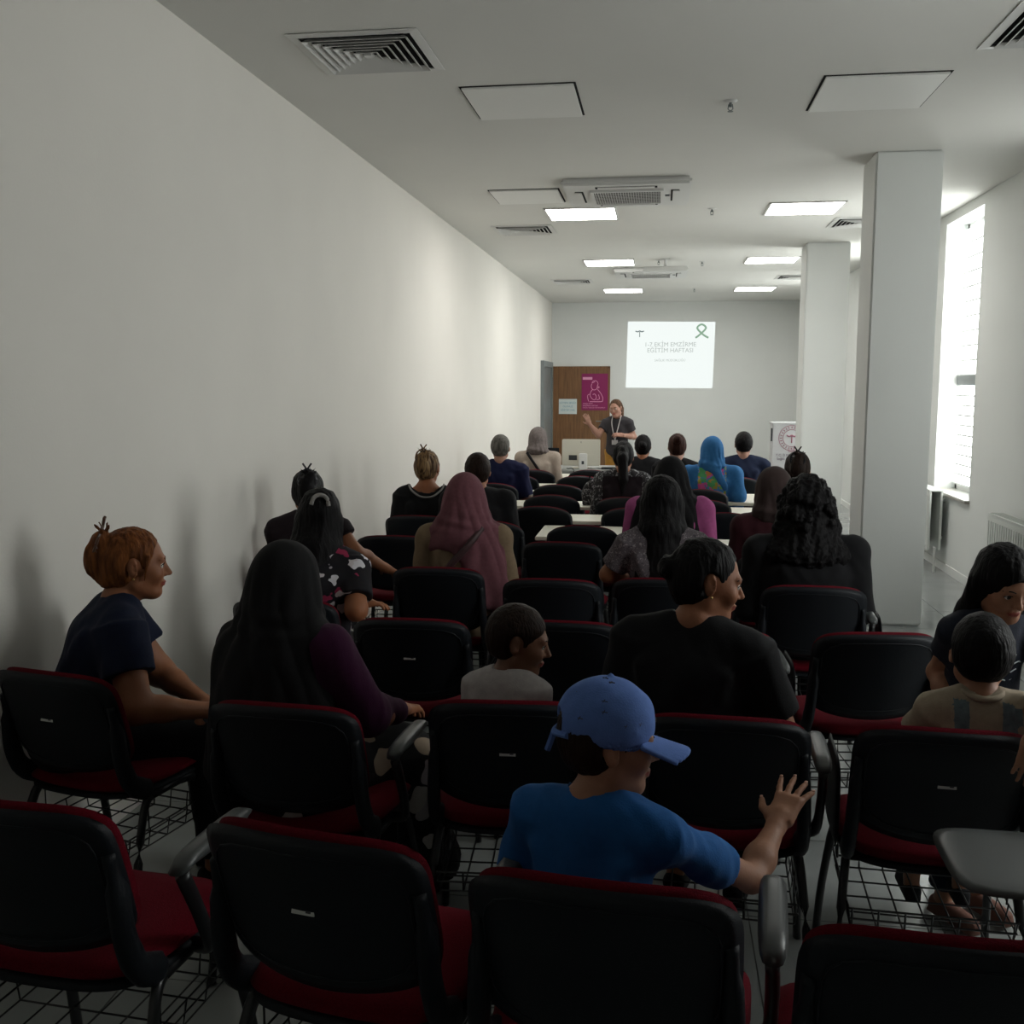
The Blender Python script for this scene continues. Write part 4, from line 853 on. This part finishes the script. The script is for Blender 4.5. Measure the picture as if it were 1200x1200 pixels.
# small stitched marks printed on the crown
b = bmesh.new(); rs = np.random.RandomState(5)
for i in range(26):
    v = nrm(V3(rs.normal(), rs.normal(), abs(rs.normal())+0.15)); q = hp(v[0]*0.0935, -0.018+v[1]*0.1115, 0.045+v[2]*0.0995)
    u = nrm(np.cross(Rh @ v, V3(0.1, 0.2, 1))); w2 = np.cross(Rh @ v, u)
    for aa, bb2 in (((-1, 0), (1, 0)), ((0, -0.7), (0.6, 0.7))): tube(b, [tuple(q+(u*aa[0]+w2*aa[1])*0.006), tuple(q+(u*bb2[0]+w2*bb2[1])*0.006)], 0.0011, 4)
tag(link('stitched_marks', b, M_ink, boy['root']), kind='stuff')
nb = bmesh.new()
for p_, v_, n_, r_ in boy['A'][1][5]:
    l_ = np.cross(v_, n_); pillow(nb, 0.0085, 0.0095, 0.002, lambda u, v, s: tuple(p_+l_*u+v_*(v+0.002)+n_*(s+r_*0.93)), 4, 4, 2.5)
tag(link('fingernails', nb, mat('nail', (0.5, 0.27, 0.2), 0.35), boy['root'], smooth=True), kind='stuff')
# woman with ginger hair in profile at the left wall
g = person('woman with ginger hair twisted up, navy T-shirt, sitting sideways by left wall', -1.89, 3.03, -62, g=1.22, ag=1.35, lean=21, twist=6, head=(-8, -15, 0), skin='warm', res=0.005, shirt=MATS['cloth_navy'], hair='twist', hairmat_=H_ginger, sleeve=0.60,
    extra=dict(clip=mat('clip_brown', (0.10, 0.05, 0.03), 0.3)), arms={1: ((-1.605, 2.90, 0.70), (-1.43, 3.06, 0.65), None, 0.7), -1: ((-1.73, 3.30, 0.70), (-1.52, 3.20, 0.63), None, 0.7)}, legs='cloth_black')
b = bmesh.new(); bmesh.ops.create_uvsphere(b, u_segments=8, v_segments=6, radius=0.004, matrix=Matrix.Translation(tuple(g['hp'](0.082, -0.004, -0.042)))); link('earring', b, M_gold, g['root'], smooth=True)
# woman in black headscarf and purple sleeves, patterned skirt
person('woman in long black headscarf, purple sleeves and leaf-patterned skirt, slumped in second row', -1.08, 2.80, -30, s=0.95, g=1.2, lean=6, side=-4, twist=12, head=(8, 8, -3), skin='warm', res=0.0055, shirt=MATS['cloth_purple'], hij=('cloth_scarfblack', 'long'), sleeve=1.95, sw=1.1,
    arms={1: ((-0.84, 2.86, 0.72), (-0.80, 3.06, 0.68), None, 0.6), -1: ((-1.29, 2.92, 0.74), (-1.20, 3.10, 0.66), None, 0.6)}, legs='cloth_leaf', skirt=True, skw=1.35, face=True)
# boy in white shirt, looking right
wb = person('dark haired boy in white shirt looking right, head over chair back', -0.46, 2.95, -20, s=0.66, hs=0.90, lean=8, head=(-66, 10, 4), skin='brown', res=0.005, shirt=MATS['cloth_white'], hair='short', hairmat_=H_dark, sleeve=0.8, legs='cloth_navy', neckr=0.045)
# woman in black, face in profile to the right, hair in a bun
pw = person('woman in black T-shirt with low bun, face turned in profile to the right', 0.075, 2.90, -14, g=1.12, lean=6, side=3, head=(-66, 8, 0), skin='warm', res=0.0048, shirt=MATS['cloth_black'], hair='lowbun', hairmat_=H_black, sleeve=0.62, sw=1.1, neckr=0.062,
    arms={1: ((0.385, 2.92, 0.66), (0.36, 3.14, 0.66), None, 0.6)}, legs='cloth_speck')
b = bmesh.new(); bmesh.ops.create_uvsphere(b, u_segments=8, v_segments=6, radius=0.004, matrix=Matrix.Translation(tuple(pw['hp'](0.084, 0.0, -0.040)))); link('earring', b, M_gold, pw['root'], smooth=True)
# toddler in cream shirt with denim straps, arm over the chair
def todm(q): return ((np.abs(np.abs(q[:, 0])-0.085) < 0.027) & (q[:, 2] > 0.05) & (q[:, 2] < 0.47)).astype(int)
td = person('toddler with cropped dark hair in cream shirt and denim straps, arm over chair', 0.87, 2.86, 0, s=0.72, hs=0.93, g=1.05, lean=-2, head=(-6, 4, 2), skin='child', res=0.0048, shirt=[MATS['cloth_oatmeal'], MATS['cloth_denim']], hair='short', hairmat_=H_black, sleeve=0.5, legs='cloth_denim', neckr=0.044, seat=0.47,
    extra=dict(shirtmat=todm), arms={1: ((0.975, 2.64, 0.895), (0.890, 2.495, 0.875), ((-0.25, -0.22, -1), (0.1, -1, 0.2)), 0.25), -1: ((0.70, 2.99, 0.66), (0.74, 3.14, 0.62), None, 0.5)})
b = bmesh.new(); nr = 0.052
tube(b, [tuple(td['N']+td['T'] @ V3(nr*math.cos(a*PI/12), nr*math.sin(a*PI/12)-0.002, 0.008+0.004*math.cos(a*PI/6))) for a in range(25)], 0.009, 8, caps=False); link('shirt_collar', b, MATS['cloth_oatmeal'], td['root'], smooth=True)
# girl standing beside the toddler
gl = person('dark haired girl in black printed T-shirt leaning beside the toddler at right edge', 0.99, 3.30, -150, s=0.80, hs=0.92, lean=8, side=0, head=(-16, 14, 4), skin='child', stand=0.64, res=0.0048, shirt=MATS['cloth_slate'], hair='loose', hairmat_=H_black, sleeve=0.5, legs='cloth_slate', neckr=0.046,
    arms={1: ((0.885, 3.32, 0.80), (0.90, 3.16, 0.70), None, 0.4), -1: ((1.30, 3.12, 0.74), (1.18, 3.00, 0.68), None, 0.5)}, shoe=mat('sandal_brown', (0.16, 0.07, 0.05), 0.7))
b = bmesh.new()
for i, (zz, w2) in enumerate(((0.33, 0.05), (0.30, 0.08), (0.27, 0.07), (0.24, 0.085), (0.21, 0.06), (0.18, 0.08))):
    for k in (-1, 1): tube(b, bez([tuple(gl['t'](k*0.01, 0.124-0.02*abs(k)*0.1, zz)), tuple(gl['t'](k*w2*0.6, 0.116, zz+0.008)), tuple(gl['t'](k*w2, 0.100, zz-0.004))], 3), 0.0022, 4)
tag(link('shirt_print', b, mat('pale_print', (0.35, 0.38, 0.40), 0.7), gl['root']), kind='stuff')
# floral dress woman
fl = person('woman in black floral dress with black hair and pale hair band', -1.47, 4.08, 10, g=1.2, lean=8, side=5, head=(8, 6, 0), skin='tan', res=0.006, shirt=M_floral, hair='loose', hairmat_=H_black, sleeve=0.75, face=False, sw=1.05,
    arms={1: ((-1.235, 4.04, 0.775), (-1.30, 4.22, 0.745), ((0.6, 0.3, 0.1), (0, 0.2, 1)), 0.7), -1: ((-1.55, 4.25, 0.74), (-1.37, 4.30, 0.76), ((1, 0, 0.1), (0, 0.1, 1)), 0.6)})
b = bmesh.new(); tube(b, bez([tuple(fl['hp'](-0.036, -0.122, 0.040)), tuple(fl['hp'](-0.026, -0.124, 0.072)), tuple(fl['hp'](0, -0.122, 0.084)), tuple(fl['hp'](0.026, -0.124, 0.072)), tuple(fl['hp'](0.036, -0.122, 0.040))], 5), 0.009, 8); link('hair_band', b, MATS['cloth_trim'], fl['root'], smooth=True)
q = fl['A'][1]; d_ = nrm(q[1]-q[0]); u_ = nrm(np.cross(d_, V3(0, 0, 1))); v_ = np.cross(d_, u_); b = bmesh.new()
tube(b, [tuple(q[1]-d_*0.02+(u_*math.cos(a*PI/8)+v_*math.sin(a*PI/8))*0.031) for a in range(17)], 0.004, 6, caps=False); link('bracelet', b, mat('pale_bead', (0.6, 0.58, 0.55), 0.3), fl['root'], smooth=True)
# woman behind her at the wall with claw clip
wl = person('woman in dark top by left wall with black hair twisted under a claw clip', -1.80, 5.06, 14, g=1.05, lean=5, head=(4, 0, 0), skin='tan', res=0.0075, shirt=MATS['cloth_plumblack'], hair='twist', hairmat_=H_black, sleeve=0.35, face=False,
    arms={1: ((-1.56, 5.10, 0.84), (-1.46, 5.32, 0.72), None, 0.6), -1: ((-1.95, 5.12, 0.74), (-1.83, 5.32, 0.70), None, 0.6)}, extra=dict(clip=mat('clip_black', (0.03, 0.03, 0.035), 0.25)))
# curly hair
person('woman with large curly black hair and loose black top beside the column', 0.66, 4.68, 0, g=1.36, lean=3, head=(0, 4, 0), skin='warm', res=0.007, shirt=MATS['cloth_black'], hair='curly', hairmat_=H_black, sleeve=1.6, face=False, sw=1.32, hs=1.06)
# long black hair
person('woman with long straight black hair and grey patterned top', 0.02, 4.82, 4, g=1.0, lean=4, head=(4, 8, 0), skin='warm', res=0.007, shirt=M_greyp, hair='long', hairmat_=H_black, sleeve=0.75, face=False, hs=1.03,
    arms={-1: ((-0.235, 4.86, 0.80), (-0.10, 5.02, 0.755), None, 0.6)})
# mauve headscarf
mv = person('woman in mauve headscarf and beige jacket with dark bag strap', -0.935, 4.86, 6, g=1.08, lean=4, head=(0, 6, 0), skin='warm', res=0.0065, shirt=MATS['cloth_beige'], hij=('cloth_mauve', 'side'), sleeve=1.9, face=False, sw=1.1)
t = mv['t']; strap(mv, [tuple(t(0.09, -0.105, 0.46)), tuple(t(0.03, -0.165, 0.38)), tuple(t(-0.06, -0.170, 0.28)), tuple(t(-0.14, -0.150, 0.17)), tuple(t(-0.20, -0.08, 0.05))], 0.017, mat('strap_plum', (0.035, 0.012, 0.014), 0.6))
# maroon shirt, brown scarf
person('woman in maroon shirt with smooth brown headscarf, left of curly hair', 0.60, 5.46, 0, g=1.05, lean=3, head=(6, 4, 0), skin='warm', res=0.008, shirt=MATS['cloth_maroon'], hij=('cloth_brownscarf', 'neck'), sleeve=1.9, face=False)
# dark8
person('person in black with short dark hair behind the mauve headscarf', -1.16, 6.50, 8, g=1.15, lean=2, head=(0, 0, 0), skin='tan', res=0.0085, shirt=MATS['cloth_black'], hair='short', hairmat_=H_dark, sleeve=1.8, face=False, sw=1.15, neckr=0.045)
# streaked bun, wide neckline
sb = person('woman with streaked messy bun and black top with pale neckline', -1.55, 6.72, 12, g=1.1, lean=6, head=(-18, 4, 2), skin='tan', res=0.0075, shirt=MATS['cloth_black'], hair='twist', hairmat_=H_streak, sleeve=0.8, face=False, neckr=0.115, sw=1.02, extra=dict(clip=H_streak))
b = bmesh.new(); ct = sb['N']+sb['T'] @ V3(0, 0.012, 0.035)
tube(b, bez([tuple(sb['t'](x_, y_, z_)) for x_, y_, z_ in ((-0.118, -0.030, 0.482), (-0.10, -0.085, 0.445), (-0.05, -0.112, 0.405), (0, -0.118, 0.395), (0.05, -0.112, 0.405), (0.10, -0.085, 0.445), (0.118, -0.030, 0.482))], 4), 0.0065, 6); link('neckline_trim', b, MATS['cloth_trim'], sb['root'], smooth=True)
# black headscarf and pink blouse
person('person in black headscarf and pink blouse, right of long black hair', 0.07, 6.20, 0, g=1.25, lean=4, side=0, head=(0, 4, 0), skin='warm', res=0.0085, shirt=MATS['cloth_pink'], hij=('cloth_scarfblack', 'long'), sleeve=1.9, face=False, sw=1.25)
person('brown haired person with hair clip, partly hidden behind curly hair', 0.90, 6.92, -8, g=1.0, lean=3, head=(0, 2, 0), skin='warm', res=0.0085, shirt=MATS['cloth_charcoal'], hair='twist', hairmat_=H_dark, sleeve=0.7, face=False)
# houndstooth
person('woman in dark houndstooth top with black ponytail, seated facing the presenter', -0.28, 8.04, 0, g=1.1, lean=3, head=(0, 2, 0), skin='warm', res=0.009, shirt=[MATS['cloth_plumblack'], M_hound], hair='pony', hairmat_=H_black, sleeve=1.7, face=False, extra=dict(shirtmat=lambda q: ((np.abs(q[:, 0]) > 0.155) | (q[:, 2] > 0.44)).astype(int)))
# blue headscarf
def blm(q): return ((np.abs(q[:, 0]) < 0.115) & (q[:, 1] < 0.0)).astype(int)
person('woman in bright blue headscarf and blue top with colourful print on back', 0.44, 8.74, 0, g=1.25, lean=3, head=(0, 2, 0), skin='pale', res=0.009, shirt=[MATS['cloth_blue'], M_multi], hij=('cloth_blue', 'tail'), sleeve=1.9, face=False, extra=dict(shirtmat=blm), sw=1.2,
    arms={1: ((0.66, 8.66, 0.78), (0.62, 8.90, 0.80), None, 0.6)})
person('grey haired man in navy shirt near the left wall', -1.40, 8.98, 0, g=1.15, lean=2, head=(0, 0, 0), skin='pale', res=0.009, shirt=MATS['cloth_darknavy'], hair='short', hairmat_=H_grey, sleeve=0.9, face=False, sw=1.18, neckr=0.06)
person('person in black with red barrette on chestnut hair', 0.16, 9.38, 0, g=1.05, lean=3, head=(0, 6, 0), skin='pale', res=0.010, shirt=MATS['cloth_black'], hair='bun', hairmat_=H_redb, sleeve=0.9, face=False)
person('man in navy shirt at far right, next to white cabinet', 0.79, 9.90, 0, g=1.12, lean=2, head=(0, 0, 0), skin='pale', res=0.010, shirt=MATS['cloth_navy2'], hair='short', hairmat_=H_black, sleeve=0.9, face=False, sw=1.15)
person('person with black hair in front of presenter, partly hidden', -0.16, 10.03, 0, g=1.0, lean=3, head=(0, 2, 0), skin='warm', res=0.010, shirt=MATS['cloth_black'], hair='lowbun', hairmat_=H_black, sleeve=1.7, face=False, hs=0.97, s=0.94)
gh = person('woman in grey patterned headscarf and cream top with black bag strap', -1.24, 10.46, 0, g=1.08, lean=3, head=(0, 2, 0), skin='pale', res=0.010, shirt=MATS['cloth_cream'], hij=('cloth_greyscarf', 'neck'), sleeve=1.9, face=False, sw=1.1)
t = gh['t']; strap(gh, [tuple(t(-0.10, -0.09, 0.46)), tuple(t(-0.04, -0.135, 0.38)), tuple(t(0.06, -0.14, 0.24)), tuple(t(0.17, -0.10, 0.08))], 0.014)
# presenter
pr = person('presenter standing with raised hand, dark T-shirt, orange trousers and lanyard', -0.55, 13.6, 168, s=0.96, hs=1.0, lean=2, head=(-8, 4, 8), skin='pale', stand=0.83, res=0.0075, shirt=MATS['cloth_charcoal'], hair='pony', hairmat_=H_blonde, sleeve=0.55, legs='cloth_orange', neckr=0.065, fold=0.002,
    arms={1: ((-0.80, 13.55, 1.055), (-0.91, 13.45, 1.20), ((-0.35, -0.3, 0.9), (0.2, -0.9, 0.2)), 0.25), -1: ((-0.335, 13.62, 1.03), (-0.47, 13.42, 1.06), ((-1, -0.2, 0.1), (0, -0.6, 0.8)), 0.8)})
t = pr['t']; b = bmesh.new()
for k in (-1, 1): tube(b, bez([tuple(t(k*0.055, 0.02, 0.50)), tuple(t(k*0.055, 0.10, 0.42)), tuple(t(k*0.03, 0.128, 0.30)), tuple(t(0, 0.132, 0.17))], 4), 0.007, 6)
lny = link('lanyard', b, MATS['cloth_white'], pr['root']); T4 = Matrix(pr['T'].tolist()).to_4x4(); 
link('badge', box(-0.04, 0.04, -0.003, 0.003, -0.06, 0.0, M=Matrix.Translation(tuple(t(0, 0.140, 0.175))) @ T4), MATS['cloth_white'], pr['root'])
# bag on the table
bg = thing('backpack', 'small patterned grey backpack on the chair side beside houndstooth woman', 'bag', (-0.53, 8.28, 0.74))
c = Sdf(); c.ell((0, 0, 0.10), (0.085, 0.07, 0.105), I3, 0.02).box((0, 0, 0.05), (0.06, 0.045, 0.035), I3, 0.02, 0.03).ell((-0.02, -0.06, 0.07), (0.05, 0.02, 0.05), I3, 0.01); smesh('bag_body', c, 0.008, M_hound, bg, disp=lambda Q: wob(Q, 0.004, 40, 3))
b = bmesh.new(); tube(b, bez([(-0.03, 0, 0.19), (-0.02, 0, 0.235), (0.02, 0, 0.235), (0.03, 0, 0.19)], 4), 0.006, 6); link('carry_loop', b, MATS['cloth_black'], bg)
b = bmesh.new(); tube(b, bez([(0.06, -0.03, 0.17), (0.10, -0.06, 0.10), (0.07, -0.05, 0.02)], 4), 0.009, 6); link('shoulder_strap', b, MATS['cloth_black'], bg)
